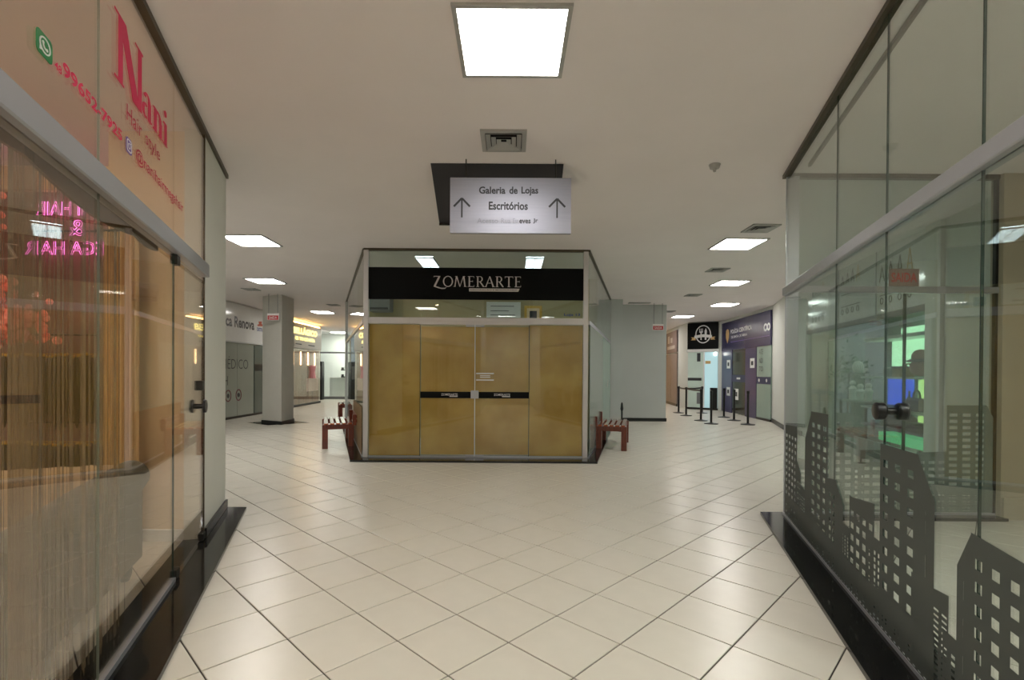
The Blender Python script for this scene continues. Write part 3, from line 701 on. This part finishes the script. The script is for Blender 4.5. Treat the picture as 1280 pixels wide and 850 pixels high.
# kiosk interior
poly_struct('wall_kiosk_partition', MB().box(-3.0,1.65,9.6,9.7,0,H),mat('olive_partition',(176,164,128),.8))
for x,nm in ((-1.39,'left'),(.35,'right')):
    t=thing('tube_light',nm+' louvred tube light inside the kiosk ceiling','ceiling light',(x,8.22,H),0)
    obj('tray', MB().box(-.14,.14,-.42,.42,-.006,0),'trough',t); f=MB()
    for q in range(9): yy=-.42+.105*q; f.box(-.14,.14,yy-.004,yy+.004,-.03,-.006)
    f.box(-.145,-.135,-.42,.42,-.03,0); f.box(.135,.145,-.42,.42,-.03,0); f.box(-.004,.004,-.42,.42,-.03,-.006); obj('louvre',f,'aluw',t)
bdx=thing('picture_frame','gold framed picture hung high inside the kiosk','picture',(.40,9.57,2.40),0)
obj('frame', MB().box(-.17,.17,-.02,.02,-.17,.17),'gold',bdx); obj('mount', MB().box(-.12,.12,-.025,-.02,-.12,.12),'cream',bdx); obj('print', MB().box(-.07,.07,-.028,-.025,-.07,.07),'black',bdx)
wb=thing('wall_board','white notice board high on the kiosk partition','board',(-.17,9.57,2.50),0)
obj('board', MB().box(-.33,.33,-.015,.02,-.16,.14),'white',wb); obj('board_line', MB().box(-.25,.2,-.018,-.016,.05,.065).box(-.25,.1,-.018,-.016,-.04,-.025).box(-.25,.22,-.018,-.016,-.12,-.105),'grey',wb)
ac=thing('air_conditioner','grey wall unit high in the left corner of the kiosk','air conditioner',(-2.5,9.4,2.42),0)
obj('body', MB().bev(-.2,.2,-.1,.19,0,.28,.02),'grey',ac); obj('outlet', MB().box(-.17,.17,-.105,-.1,.03,.07),'black',ac)

# ================================================================== BENCHES
def bench(loc,rz,lab,mirror=1):
    t=thing('slatted_bench',lab,'bench',loc,rz)
    # local x across (0 = kiosk side, .5 = aisle side times mirror), y along length 1.15
    m=mirror; W_=.5; Ln=1.15
    def bx(a,b,*r): return MB().bev(min(a*m,b*m),max(a*m,b*m),*r,.005)
    for yy in (0,Ln-.09):
        obj('leg', bx(W_-.09,W_,yy,yy+.09,0,.40),'wood',t); obj('leg', bx(.0,.09,yy,yy+.09,0,.40),'wood',t)
        obj('end_rail', bx(.09,W_-.09,yy+.01,yy+.08,.32,.40),'wood',t)
    obj('side_rail', bx(W_-.07,W_-.02,.09,Ln-.09,.33,.39),'wood',t); obj('side_rail', bx(.02,.07,.09,Ln-.09,.33,.39),'wood',t)
    for q in range(5): obj('slat', bx(.03+.094*q,.095+.094*q,-.01,Ln+.01,.40,.425),'woodslat',t)
    for yy in (.0,Ln-.09):
        obj('back_support', bx(-.04,.02,yy,yy+.09,.38,.56),'wood',t)
    for q in range(2): obj('back_slat', bx(-.075,-.04,-.01,Ln+.01,  .43+.07*q,.48+.07*q),'wood',t)
    return t
aL=math.atan2(5.43,-2.065)-PI/2; aR=math.atan2(4.88,1.282)-PI/2
bench((-2.66,8.36,0),aL,'red wooden slatted bench beside the left flank of the kiosk',-1)
bench((-4.05,13.15,0),aL,'far red wooden bench beyond the rear end of the left kiosk flank',-1)
bench((1.41,8.28,0),aR,'red wooden slatted bench beside the right flank of the kiosk',1)
pp=thing('black_post','short thin black post behind the right bench','post',(2.42,10.9,0))
obj('pole', MB().lathe([(.09,0),(.09,.02),(.02,.03),(.02,.45),(.035,.5),(.02,.62),(.01,.64)],0,0,12),'black',pp)

# ================================================================== LEFT CORRIDOR
pl_=thing('pillar','square grey-white pillar with a black foot in the left corridor','pillar',(0,0,0))
pp_=[(-6.09,12.11),(-5.485,11.81),(-5.51,12.52),(-6.12,12.82)]
obj('shaft', MB().prism(pp_,.0,H-.001),mat('pillar_paint',(196,194,186),.6,var=.02),pl_)
c_=(sum(p[0] for p in pp_)/4,sum(p[1] for p in pp_)/4)
obj('foot', MB().prism([(c_[0]+(a-c_[0])*1.06,c_[1]+(b-c_[1])*1.06) for a,b in pp_],.0,.085),'black',pl_)
obj('granite_inlay', MB().prism([(c_[0]-.75,c_[1]-.02),(c_[0]+.05,c_[1]-.62),(c_[0]+.78,c_[1]+.02),(c_[0]-.02,c_[1]+.6)],.0005,.003),'granite',pl_)
def exit_hang(loc,w_,lab,rz=0):
    t=thing('exit_sign',lab,'sign',loc,rz)
    obj('plate', MB().box(-w_/2,w_/2,0,.015,0,.16),'signw',t); obj('red_field', MB().box(-w_/2+.01,w_/2-.01,-.003,0,.01,.11),'red',t)
    text('exit_lettering','SAIDA',-w_/2+.04,w_/2-.04,.03,.09,-.005,'signw',t,.01)
    for x in (-w_/2+.03,w_/2-.03): obj('hanger_rod', MB().tube([(x,.007,.15),(x,.007,H-loc[2])],.006,6),'grey',t)
exit_hang((-5.65,11.72,2.48),.27,'hanging red exit sign in front of the left pillar')
exit_hang((3.79,12.9,2.40),.28,'hanging red exit sign before the grey wall on the right')

def seg(ax,ay,bx,by,left):  # returns loc, angle, length; x local reads rightwards
    if left: return (ax,ay,0), math.atan2(by-ay,bx-ax), math.hypot(bx-ax,by-ay)
# clinic store, wall from (-7.4,7) to (-7.5,15)
poly_struct('wall_left', MB().prism([(-7.46,4.9),(-7.46,12.8),(-7.49,15.02),(-7.69,17.5),(-7.78,20.1),(-9.1,22.5),(-9.3,22.5),(-8.1,20),(-7.9,15),(-7.8,4.9)],0,H),'wall')
poly_struct('wall_left_return', MB().box(-7.6,-2.80,4.62,4.72,0,H),'wall')
a0=math.atan2(2.2,-.03)
C1=thing('clinic_front','white clinic shopfront with black lettering left of the pillar','shopfront',(-7.455,12.8,0),a0)
obj('sign_panel', MB().box(-4,2.22,-.06,-.0,2.07,H-.02),'whiteg',C1); obj('sign_ledge', MB().bev(-4,2.22,-.07,0,2.03,2.07,.005),'greywall',C1)
obj('frosted_pane', MB().box(-4,.62,-.03,-.005,.06,2.03),'greyg',C1); obj('frosted_pane', MB().box(.63,1.5,-.03,-.005,.06,2.03),'greyg',C1)
d=obj('door', MB().box(1.53,2.2,-.045,-.008,.06,2.01),mat('dark_grey_glass',(104,116,110),.12),C1); obj('handle_band', MB().box(1.53,2.1,-.05,-.046,1.28,1.47),'black',d)
obj('base_rail', MB().box(-4,2.22,-.05,0,0,.06),'dark',C1)
text('name_lettering','ca Renova',-.0,1.46,2.44,2.74,-.064,'black',C1,.03)
e=obj('hat_emblem', MB().plate([(1.66,2.58),(1.95,2.60),(1.93,2.66),(1.88,2.66),(1.90,2.74),(1.70,2.72),(1.74,2.65),(1.64,2.62)],-.066,-.062),'rust',C1)
text('agency_lettering','DETRAN',1.62,2.12,2.44,2.54,-.065,'blue',C1,.03)
text('window_lettering','MÉDICO',-.13,1.18,1.33,1.66,-.034,'charcoal',C1,-.01)
text('window_lettering','H',-.02,.16,.90,1.14,-.034,'charcoal',C1,-.01)
for cx in (.18,.69):
    obj('round_mark', MB().ring(cx,.62,.145,.16,.03,.03,-.036,-.032,0,360,20),mat('maroon_vinyl',(96,30,44),.5),C1); obj('mark_centre', MB().disc(cx,.62,.06,-.036,-.032,12),'charcoal',C1)
# bright fashion store
a1=math.atan2(2.5,-.09-.0)
C2=thing('lit_store_front','grey shopfront with glowing yellow letters beyond the left pillar','shopfront',(-7.68,17.5,0),a1)
obj('sign_panel', MB().box(-2.4,2.5,-.08,-.0,2.1,2.98),'greysign',C2)
text('lit_lettering','BELLÁGICO',-.35,1.95,2.60,2.87,-.1,'yellowlit',C2,.04)
text('lit_lettering','GI TH·COMFER',-.15,1.72,2.38,2.50,-.1,'yellowlit',C2,.03)
obj('small_lettering', MB().box(-.1,.45,-.085,-.081,2.22,2.26).box(1.1,1.75,-.085,-.081,2.22,2.26),'charcoal',C2)
obj('cove_lamp', MB().box(-2.4,2.5,-.02,.0,2.99,3.03),'cove',C2)
obj('display_glass', MB().box(-2.3,1.0,-.05,-.04,.08,2.08),'glassw',C2); obj('display_glass', MB().box(1.02,2.45,-.05,-.04,.08,2.08),'glassw',C2)
obj('backdrop', MB().box(-2.3,2.45,-.004,-.001,.08,2.08),mat('taupe_backdrop',(120,104,90),.5,rgb2=(160,138,120),scale=2,stretch=(3,3,.3)),C2)
obj('base_rail', MB().box(-2.4,2.5,-.06,0,0,.08),'dark',C2)
for q,xx in enumerate((-.2,.5,1.2,1.9)):
    obj('window_glow_bar', MB().box(xx,xx+.08,-.03,-.01,1.5,1.98),mat('warm_glow_bar',(255,225,180),.5,emit=(255,215,160),es=2.5) if q==0 else bpy.data.materials['warm_glow_bar'],C2)  # upright bars with a warm glow behind the display glass
obj('pink_garment', MB().lathe([(.16,1.0),(.12,1.25),(.16,1.45),(.05,1.5)],1.6,-.025,10),mat('pink_cloth',(214,150,158),.6),C2)
obj('window_cabinet', MB().bev(1.1,2.3,-.03,-.006,.5,1.0,.005),mat('pale_cabinet',(222,206,206),.4),C2)
# end shop facade
E_=thing('end_shop_front','bright glass front of the shop closing the left corridor','shopfront',(-9.0,22.6,0),0)
obj('glass_pane', MB().box(.0,1.45,0,.01,.1,2.1),'glass',E_); obj('glass_pane', MB().box(1.47,4.2,0,.01,.1,2.1),'glass',E_); obj('upper_pane', MB().box(0,4.2,0,.01,2.14,H-.02),'glass',E_)
obj('transom_beam', MB().box(0,4.2,-.03,.03,2.08,2.15),'grey',E_); obj('sill', MB().box(0,4.2,-.03,.04,0,.12),'grey',E_)
for xx in (.0,1.44,2.6): obj('mullion', MB().box(xx,xx+.04,-.02,.02,.1,H-.02),'grey',E_)
poly_struct('wall_left_end', MB().box(-9.5,-4.4,24.6,24.7,0,H),'shopwhite')
for xx,nm in ((-8.0,'left'),(-6.4,'right')):
    t=thing('ceiling_light','white ceiling light panel inside the end shop, %s one'%nm,'ceiling light',(xx,23.5,H)); obj('diffuser', MB().box(-.5,.5,-.3,.3,-.01,0),'panel',t); obj('frame', MB().box(-.53,.53,-.33,.33,-.004,0),'frame',t)
for x,y,nm,c in ((-8.55,22.1,'left','slate'),(-5.2,22.2,'right','slate')):
    t=thing('display_column','dark grey display column %s of the end shop entrance'%nm,'display stand',(x,y,0)); obj('column', MB().bev(-.14,.14,-.14,.14,0,1.7,.01),c,t); obj('column_panel', MB().box(-.1,.1,-.146,-.14,.9,1.5),'grey',t)
t=thing('display_stand','small dark racks of glasses on a thin pole inside the end shop','display stand',(-7.75,23.1,0))
obj('pole', MB().tube([(0,0,0),(0,0,1.5)],.02,8),'dark',t)
for q in range(2): obj('rack', MB().box(-.2,.3,-.05,.05,.98+.32*q,1.03+.32*q).box(-.18,-.08,-.05,.05,1.03+.32*q,1.13+.32*q).box(.0,.1,-.05,.05,1.03+.32*q,1.13+.32*q),'dark',t)
t=thing('shop_counter','white counter inside the end shop','counter',(-7.3,23.6,0)); obj('body', MB().bev(-1.3,1.0,-.2,.3,0,.95,.01),'white',t); obj('top', MB().box(-1.33,1.03,-.23,.33,.95,.98),'signw',t)

# ================================================================== RIGHT CORRIDOR
poly_struct('wall_right', MB().prism([(4.72,4.56),(5.07,6.04),(5.3,6.04),(8.2,6.04),(8.2,4.56)][::-1],0,H),'wall')
poly_struct('wall_right_corner', MB().prism([(6.03,10.25),(6.26,11.35),(6.93,13.2),(7.10,13.2),(7.10,11.0),(6.6,10.15)],0,H),'wall')
poly_struct('baseboard_right_corner', MB().prism([(6.03,10.25),(6.0,10.28),(6.235,11.36),(6.915,13.22),(6.93,13.2),(6.26,11.35)][::-1],0,.1),'black')
poly_struct('wall_right_far', MB().prism([(6.93,13.2),(7.27,17.0),(7.22,17.2),(6.34,17.9),(6.37,19.0),(6.70,21.5),(7.3,25.6),(8.5,25.6),(8.5,13.2)][::-1],0,H),'wall')
aP=math.atan2(-3.8,-.34)
P_=thing('police_office_front','purple shopfront of the forensic police office with white lettering','shopfront',(7.26,17.0,0),aP)
obj('sign_panel', MB().box(-.1,3.80,-.05,-.002,2.05,2.99),'purple',P_)
obj('side_panel', MB().box(-.1,.88,-.04,-.002,.0,2.05),'purpled',P_); obj('side_panel', MB().box(2.03,2.86,-.04,-.002,.0,2.05),'purpled',P_)
d=obj('door', MB().box(.9,2.01,-.025,-.002,.03,2.03),'olive',P_); obj('handle_band', MB().box(.9,2.01,-.03,-.026,1.02,1.24),'navy',d)
obj('band_mark', MB().box(1.3,1.6,-.034,-.031,1.1,1.16),'white',d)
obj('teal_pane', MB().box(2.87,3.80,-.03,-.002,.06,2.05),'tealg',P_); obj('pane_band', MB().box(2.87,3.80,-.034,-.031,1.0,1.2),'navy',P_)
for xx in (3.05,3.55): obj('band_mark', MB().disc(xx,1.1,.05,-.038,-.035,10),'white',P_)
obj('base_rail', MB().box(2.86,3.8,-.045,-.002,0,.06),'black',P_)
for q,zz in enumerate((1.9,1.65,1.42)): text('window_lettering',('ATE','NDI','TO')[q],3.05,3.3,zz-.07,zz+.07,-.036,'charcoal',P_)
text('sign_lettering','POLÍCIA CIENTÍFICA',.78,2.55,2.575,2.74,-.054,'white',P_,.02); text('sign_lettering','DE SANTA CATARINA',.84,2.2,2.42,2.50,-.054,'white',P_)
obj('sign_line', MB().box(.78,3.75,-.053,-.051,2.30,2.315),'purplev',P_)
obj('crest', MB().plate([(.33,2.6),(.36,2.45),(.48,2.28),(.60,2.45),(.64,2.6),(.6,2.72),(.48,2.76),(.36,2.72)],-.056,-.051),'tan',P_)
obj('round_logo', MB().ring(3.5,2.55,.12,.11,.05,.05,-.056,-.051,0,360,16).ring(3.7,2.55,.1,.11,.05,.05,-.056,-.051,0,360,16),'white',P_)
for xx,zz in ((.42,1.45),(2.42,1.45),(.42,.55)):
    t=obj('taped_notice', MB().box(xx,xx+.32,-.046,-.041,zz,zz+.28),'white',P_); obj('notice_print', MB().box(xx+.08,xx+.24,-.049,-.047,zz+.08,zz+.2),'charcoal',t)
t=obj('taped_notice', MB().box(1.12,1.45,-.03,-.026,.45,.8),'white',P_); obj('notice_print', MB().box(1.2,1.36,-.033,-.031,.56,.7),'charcoal',t)
aF=math.atan2(-.7,.88)
F_=thing('restaurant_front','black shopfront sign with white cutlery emblem over mint glass','shopfront',(6.33,17.88,0),aF)
Lw=1.06
sg=obj('sign_panel', MB().box(0,Lw,-.05,-.002,2.14,H-.03),'matblack',F_)
cx,cz=.55,2.66
obj('emblem_ring', MB().ring(cx,cz,.27,.32,.035,.035,-.056,-.051,0,360,28),'white',sg)
mb=MB(); mb.line(cx-.07,cz-.2,cx-.07,cz+.08,.04,-.058,-.051); mb.box(cx-.13,cx-.01,-.058,-.051,cz+.06,cz+.1)
for q in range(3): mb.box(cx-.13+.05*q,cx-.11+.05*q,-.058,-.051,cz+.1,cz+.2)
mb.plate([(cx+.06,cz-.2),(cx+.11,cz-.2),(cx+.13,cz+.12),(cx+.09,cz+.21),(cx+.05,cz+.12)],-.058,-.051)
obj('fork_and_knife',mb,'white',sg)
obj('ribbon', MB().plate([(cx-.30,cz-.14),(cx,cz-.10),(cx+.30,cz-.14),(cx+.30,cz-.04),(cx,cz+.0),(cx-.30,cz-.04)],-.062,-.058),'white',sg)
obj('ribbon_tail', MB().plate([(cx-.42,cz-.2),(cx-.26,cz-.2),(cx-.26,cz-.1),(cx-.42,cz-.1),(cx-.37,cz-.15)],-.06,-.055).plate([(cx+.26,cz-.2),(cx+.42,cz-.2),(cx+.37,cz-.15),(cx+.42,cz-.1),(cx+.26,cz-.1)],-.06,-.055),'tan',sg)
obj('lintel', MB().bev(-.02,Lw+.02,-.06,-.002,2.04,2.13,.005),'white',F_)
d=obj('door', MB().box(.02,.56,-.035,-.002,.07,2.03),'mint',F_); obj('handle_band', MB().box(.02,.5,-.04,-.036,1.02,1.12),'charcoal',d); obj('door_poster', MB().box(.34,.46,-.04,-.036,1.7,2.0),'charcoal',d); obj('door_poster', MB().box(.34,.5,-.04,-.036,.2,.6),'grey',d)
obj('open_bay', MB().box(.6,1.04,-.01,-.002,.07,2.03),'sky_blue',F_); obj('bay_notice', MB().box(.62,.8,-.016,-.011,1.62,1.72),'tan',F_)
obj('counter_front', MB().bev(.8,1.04,-.06,-.012,.07,.78,.01),'black',F_)
obj('bay_lamp', MB().disc(.96,1.96,.05,-.03,-.012,10),mat('small_bay_lamp',(255,255,255),.5,emit=(255,250,240),es=6),F_); obj('door_frame', MB().box(.56,.6,-.045,-.002,.07,2.03),'white',F_)
obj('base_rail', MB().box(0,Lw,-.055,0,0,.07),'dark',F_)
aG=math.atan2(-2.5,-.33)
G_=thing('far_shop_front','brown-grey shopfront far down the right corridor','shopfront',(6.69,21.5,0),aG)
obj('sign_panel', MB().box(0,2.45,-.05,-.002,2.1,2.95),mat('brown_grey_sign',(112,98,98),.4),G_); text('sign_lettering','LOJA',.7,2.0,2.5,2.8,-.054,'greysign',G_,.03) if False else obj('sign_mark', MB().box(.6,1.0,-.054,-.051,2.5,2.8).box(1.2,1.6,-.054,-.051,2.5,2.7).box(.5,2.1,-.054,-.051,2.25,2.38),'greysign',G_)
obj('window_pane', MB().box(0,1.2,-.03,-.002,.1,2.05),mat('brown_grey_glass',(128,116,112),.45,var=.1),G_); obj('window_pane', MB().box(1.22,2.45,-.03,-.002,.1,2.05),bpy.data.materials['brown_grey_glass'],G_)
obj('base_rail', MB().box(0,2.45,-.04,-.002,0,.1),'dark',G_)
glow=thing('wall_lamp','warm glowing lamp panel at the far end of the right corridor','lamp',(6.9,23.2,0),math.atan2(-2.5,-.33))
obj('glow_panel', MB().box(-1.2,1.2,-.03,0,.3,2.4),mat('warm_glow_panel',(255,225,170),.5,emit=(255,222,170),es=1.6),glow); obj('lamp_frame', MB().box(-1.25,1.25,0,.04,.25,2.45),'aluw',glow)
# stanchions
def stanchion(x,y,lab,belt=None,ztop=.93):
    t=thing('queue_stanchion',lab,'stanchion',(x,y,0))
    obj('base', MB().lathe([(.17,0),(.17,.012),(.06,.03),(.03,.04)],0,0,20),'black',t); obj('pole', MB().lathe([(.028,.03),(.028,ztop-.06)],0,0,12),'black',t); obj('head', MB().lathe([(.036,ztop-.07),(.036,ztop)],0,0,12),'black',t)
    if belt:
        dx,dy=belt[0]-x,belt[1]-y; l=math.hypot(dx,dy); nx,ny=-dy/l*.002,dx/l*.002
        mb=MB(); q0=ztop-.045
        P=[(0,0),(dx*.5,dy*.5),(dx,dy)]; sg_=[0,-.01,0]
        for i in range(2):
            a,b=P[i],P[i+1]
            mb.add([(a[0]-nx,a[1]-ny,q0+sg_[i]-.024),(b[0]-nx,b[1]-ny,q0+sg_[i+1]-.024),(b[0]-nx,b[1]-ny,q0+sg_[i+1]+.024),(a[0]-nx,a[1]-ny,q0+sg_[i]+.024),
                    (a[0]+nx,a[1]+ny,q0+sg_[i]-.024),(b[0]+nx,b[1]+ny,q0+sg_[i+1]-.024),(b[0]+nx,b[1]+ny,q0+sg_[i+1]+.024),(a[0]+nx,a[1]+ny,q0+sg_[i]+.024)],[(0,1,2,3),(7,6,5,4),(0,4,5,1),(3,2,6,7)])
        obj('belt',mb,'black',t)
ST={}
stanchion(5.404,16.065,'black queue stanchion farthest left, by the white column',(5.283,15.032),.86)
stanchion(5.283,15.032,'second black queue stanchion from the left',(5.14,13.476),.86)
stanchion(6.146,16.026,'black queue stanchion standing by the mint glass door of the restaurant',(5.283,15.032),.86)
stanchion(5.14,13.476,'black queue stanchion in the middle of the row, left of the front one',None,.86)
stanchion(5.093,12.666,'front black queue stanchion, its belt running back to the mint glass',(6.0,15.0),.84)
stanchion(6.22,14.541,'black queue stanchion left of the dark brown door of the purple office',None,.85)
stanchion(6.086,13.579,'black queue stanchion in front of the dark brown door of the purple office',None,.85)
stanchion(5.963,12.524,'rightmost black queue stanchion, before the purple panel',None,.85)

# ================================================================== GIFT SHOP seen through the right-hand glass
aH=math.atan2(-1,-.23)
G2=thing('gift_shop_front','white fronted gift shop with dress outlines, behind the right-hand glass','shopfront',(5.979,9.976,0),aH)
for a,b in ((-.0,1.45),(1.47,2.77),(2.79,4.03)):
    obj('sign_panel', MB().box(a,b,-.03,-.002,2.16,H-.02),'whiteg',G2)
obj('header_rail', MB().bev(-.02,4.03,-.05,.02,2.08,2.16,.005),'grey',G2)
obj('base_rail', MB().box(-.02,4.03,-.02,.03,0,.3),'greywall',G2)
for a,b in ((0,1.0),(1.01,2.0),(2.01,3.0),(3.01,4.03)): obj('glass_pane', MB().box(a,b-.003,0,.008,.3,2.08),'glassg',G2)
for x in (1.46,2.78): obj('sign_joint', MB().box(x-.012,x+.012,-.035,-.002,2.1,H-.02),'grey',G2)
for (p0,sc,mm) in ((1.62,1.0,'charcoal'),(2.95,1.25,'charcoal'),(.25,.9,'charcoal')):
    mb=MB(); mg=MB()
    for q in range(4):
        hgt=(.16+.03*q)*sc; c=p0+.19*q*sc; wd=.055*sc; tgt=mg if q==3 else mb; z_=2.78 if p0<2.9 else 2.62
        tgt.line(c-wd,z_,c,z_+hgt,.014,-.036,-.031); tgt.line(c+wd,z_,c,z_+hgt,.014,-.036,-.031); tgt.line(c-wd*.7,z_+hgt*.35,c+wd*.7,z_+hgt*.35,.012,-.036,-.031)
    mb.line(p0-.05,2.62,p0+.65*sc,2.62,.012,-.036,-.031) if p0<2.9 else None
    mb.line(p0-.05,2.42,p0+.65*sc,2.42,.012,-.036,-.031)
    for q in range(4): mb.ring(p0+.19*q*sc,2.34,.045,.05,.012,.012,-.036,-.031,0,360,12)
    obj('dress_outline',mb,mm,G2); obj('dress_outline',mg,'tan',G2,'gold outline')
obj('side_pilaster', MB().box(4.04,4.34,-.05,.3,0,H-.002),'wall',G2); obj('far_pilaster', MB().box(-.32,-.02,-.03,.3,0,H-.002),'wall',G2)
def G2p(x,y,z=0):
    c,s=math.cos(aH),math.sin(aH); return (5.979+c*x-s*y, 9.976+s*x+c*y, z)
g_=poly_struct('wall_gift_shop', MB().box(-.3,4.4,1.5,1.6,0,H),mat('teal_shop_wall',(150,178,164),.7,var=.05)); g_.location=(5.979,9.976,0); g_.rotation_euler=(0,0,aH)
# lit display case
dc=thing('display_case','green and blue lit display case at the near end of the gift shop window','display case',G2p(0,0),aH)
obj('top_light', MB().box(2.55,3.9,.40,.42,1.86,1.98),'greenlit',dc); obj('back_panel', MB().box(2.25,3.9,.42,.44,1.30,1.80),'greenlit',dc)
obj('top_board', MB().box(2.1,3.95,.1,.42,1.80,1.85),'white',dc)
obj('blue_panel', MB().box(2.4,3.08,.30,.32,.80,1.24),'bluelit',dc); obj('lime_panel', MB().box(3.09,3.9,.36,.38,.62,1.24),'limelit',dc)
for zz in (1.26,.80): obj('shelf', MB().box(2.1,3.98,.06,.42,zz-.03,zz),'white',dc)
obj('shelf', MB().box(2.1,3.98,.06,.42,.50,.53),mat('lilac_shelf',(150,130,160),.5),dc)
obj('green_strip', MB().box(2.75,3.98,.03,.3,.34,.46),'greenlit2',dc)
def item(nm,lab,cat,x,y,z,mb,m,extra=None):
    t=thing(nm,lab,cat,G2p(x,y,z),aH); obj('body',mb,m,t,smooth=True)
    if extra: obj(extra[0],extra[1],extra[2],t,smooth=True)
    return t
M['lil']=mat('mauve_ceramic',(120,90,118),.5,var=.2); M['ochre']=mat('ochre_card',(176,140,92),.6,var=.2); M['pinkp']=mat('dusty_pink_plush',(196,140,140),.8)
item('gift_box','ochre gift box on the upper shelf of the lit case, with a lid','box',3.02,.2,1.26,MB().bev(-.1,.1,-.08,.08,0,.12,.005),'ochre',('lid',MB().bev(-.11,.11,-.09,.09,.12,.15,.004),'lil'))
item('plush_hat','round dusty pink plush on the upper shelf of the lit case','plush toy',3.46,.2,1.26,MB().sphere((0,0,.13),.12).sphere((0,0,.27),.1),'pinkp',('brim',MB().lathe([(.15,.2),(.16,.22),(.1,.24)],0,0,16),'lil'))
item('basket','small ochre basket next to the pink plush in the lit case','basket',3.27,.15,1.26,MB().lathe([(.07,0),(.09,.1),(.085,.1),(.06,.02)],0,0,14),'ochre',('handle',MB().ring(0,.1,.08,.09,.01,.01,-.01,.01,0,180,12),'ochre'))
for q,xx in enumerate((2.62,2.72,2.82)):
    item('glass_jar','grey lidded jar on the upper shelf, %s of three'%('left','middle','right')[q],'jar',xx,.18,1.26,MB().lathe([(.035,0),(.045,.03),(.045,.1),(.03,.12)],0,0,12),'grey',('lid',MB().lathe([(.033,.12),(.033,.14)],0,0,12),'white'))
item('handbag','dark mauve handbag on the middle shelf before the lime panel','bag',3.42,.18,.80,MB().bev(-.16,.16,-.06,.06,0,.18,.03),'lil',('handle',MB().ring(0,.18,.09,.11,.015,.015,-.01,.01,0,180,14),'black'))
item('wine_bottle','slim dark bottle on the middle shelf beside the handbag','bottle',3.2,.2,.80,MB().lathe([(.03,0),(.03,.16),(.012,.2),(.012,.27)],0,0,12),'black')
item('folded_bag','large mauve folded bag on the low shelf of the lit case','bag',3.05,.18,.53,MB().bev(-.24,.24,-.08,.08,0,.2,.04),'lil',('handle',MB().ring(0,.2,.1,.08,.015,.015,-.01,.01,0,180,14),'magenta2'))
item('shoe_box','low dark mauve box at the near end of the low shelf','box',3.5,.16,.53,MB().bev(-.11,.11,-.08,.08,0,.1,.006),'lil',('lid',MB().bev(-.115,.115,-.085,.085,.1,.125,.004),'black'))
item('magazine_stand','pale cup stand at the left end of the low shelf','stand',2.65,.15,.53,MB().lathe([(.05,0),(.07,.16),(.065,.16),(.04,.02)],0,0,12),'sky2')
# left part of the gift shop window
tb=thing('display_table','pale display table behind the teal glass of the gift shop','table',G2p(1.7,.45),aH)
obj('table_top', MB().bev(-.9,.9,-.25,.25,.80,.84,.008),'sky2',tb)
for a in (-.85,.85):
    for b in (-.2,.2): obj('leg', MB().box(a-.02,a+.02,b-.02,b+.02,0,.8),'dark',tb)
for q,(xx,hh) in enumerate(((.95,.34),(1.25,.28),(1.55,.3))):
    item('figurine','white figurine on the display table, %s of three'%('tallest, at the far end','shortest, in the middle','nearest')[q],'figurine',xx,.4,.84,MB().lathe([(.06,0),(.05,hh*.3),(.07,hh*.55),(.03,hh*.72)],0,0,12),'white',('head',MB().sphere((0,0,hh*.85),.05),'white'))
pt=thing('potted_plant','bushy green potted plant inside the gift shop','plant',G2p(.35,.55),aH)
obj('pot', MB().lathe([(.12,0),(.17,.35),(.15,.35),(.1,.05)],0,0,16),'black',pt)
obj('stem', MB().tube([(0,0,.2),(.02,0,.8),(0,.02,1.3)],.02,6),'bark',pt)
lf=MB(); rn=random.Random(5)
for q in range(260):
    p=Vector((rn.gauss(0,.2),rn.gauss(0,.16),1.35+rn.gauss(0,.2))); d=Vector((rn.gauss(0,1),rn.gauss(0,1),rn.gauss(0,1))).normalized(); e=d.cross(Vector((rn.random(),rn.random(),rn.random()))).normalized()
    lf.add([p,p+d*.04+e*.02,p+d*.1,p+d*.04-e*.02],[(0,1,2,3)])
obj('leaves',lf,'leaf',pt,kind='stuff')
item('white_vase','white round vase high beside the green plant','vase',.9,.5,1.3,MB().sphere((0,0,.12),.09,sz=1.3),'white',('pedestal',MB().box(-.08,.08,-.08,.08,-1.3,.02),'sky2'))
co=thing('hanging_coat','brown and white clothes hanging on a rail in the gift shop','clothes',G2p(2.2,.6),aH)
obj('coat', MB().plate([(-.2,1.1),(.2,1.1),(.17,1.75),(.05,1.82),(-.05,1.82),(-.17,1.75)],-.03,.03),mat('brown_coat',(120,84,56),.8),co); obj('scarf', MB().plate([(-.05,1.15),(.22,1.15),(.2,1.55),(-.02,1.6)],-.06,-.035),'white',co); obj('rail_bar', MB().tube([(-.4,0,1.85),(.4,0,1.85)],.012,8),'dark',co)
def al(name,loc,rot,sx,sy,e,c):
    pass
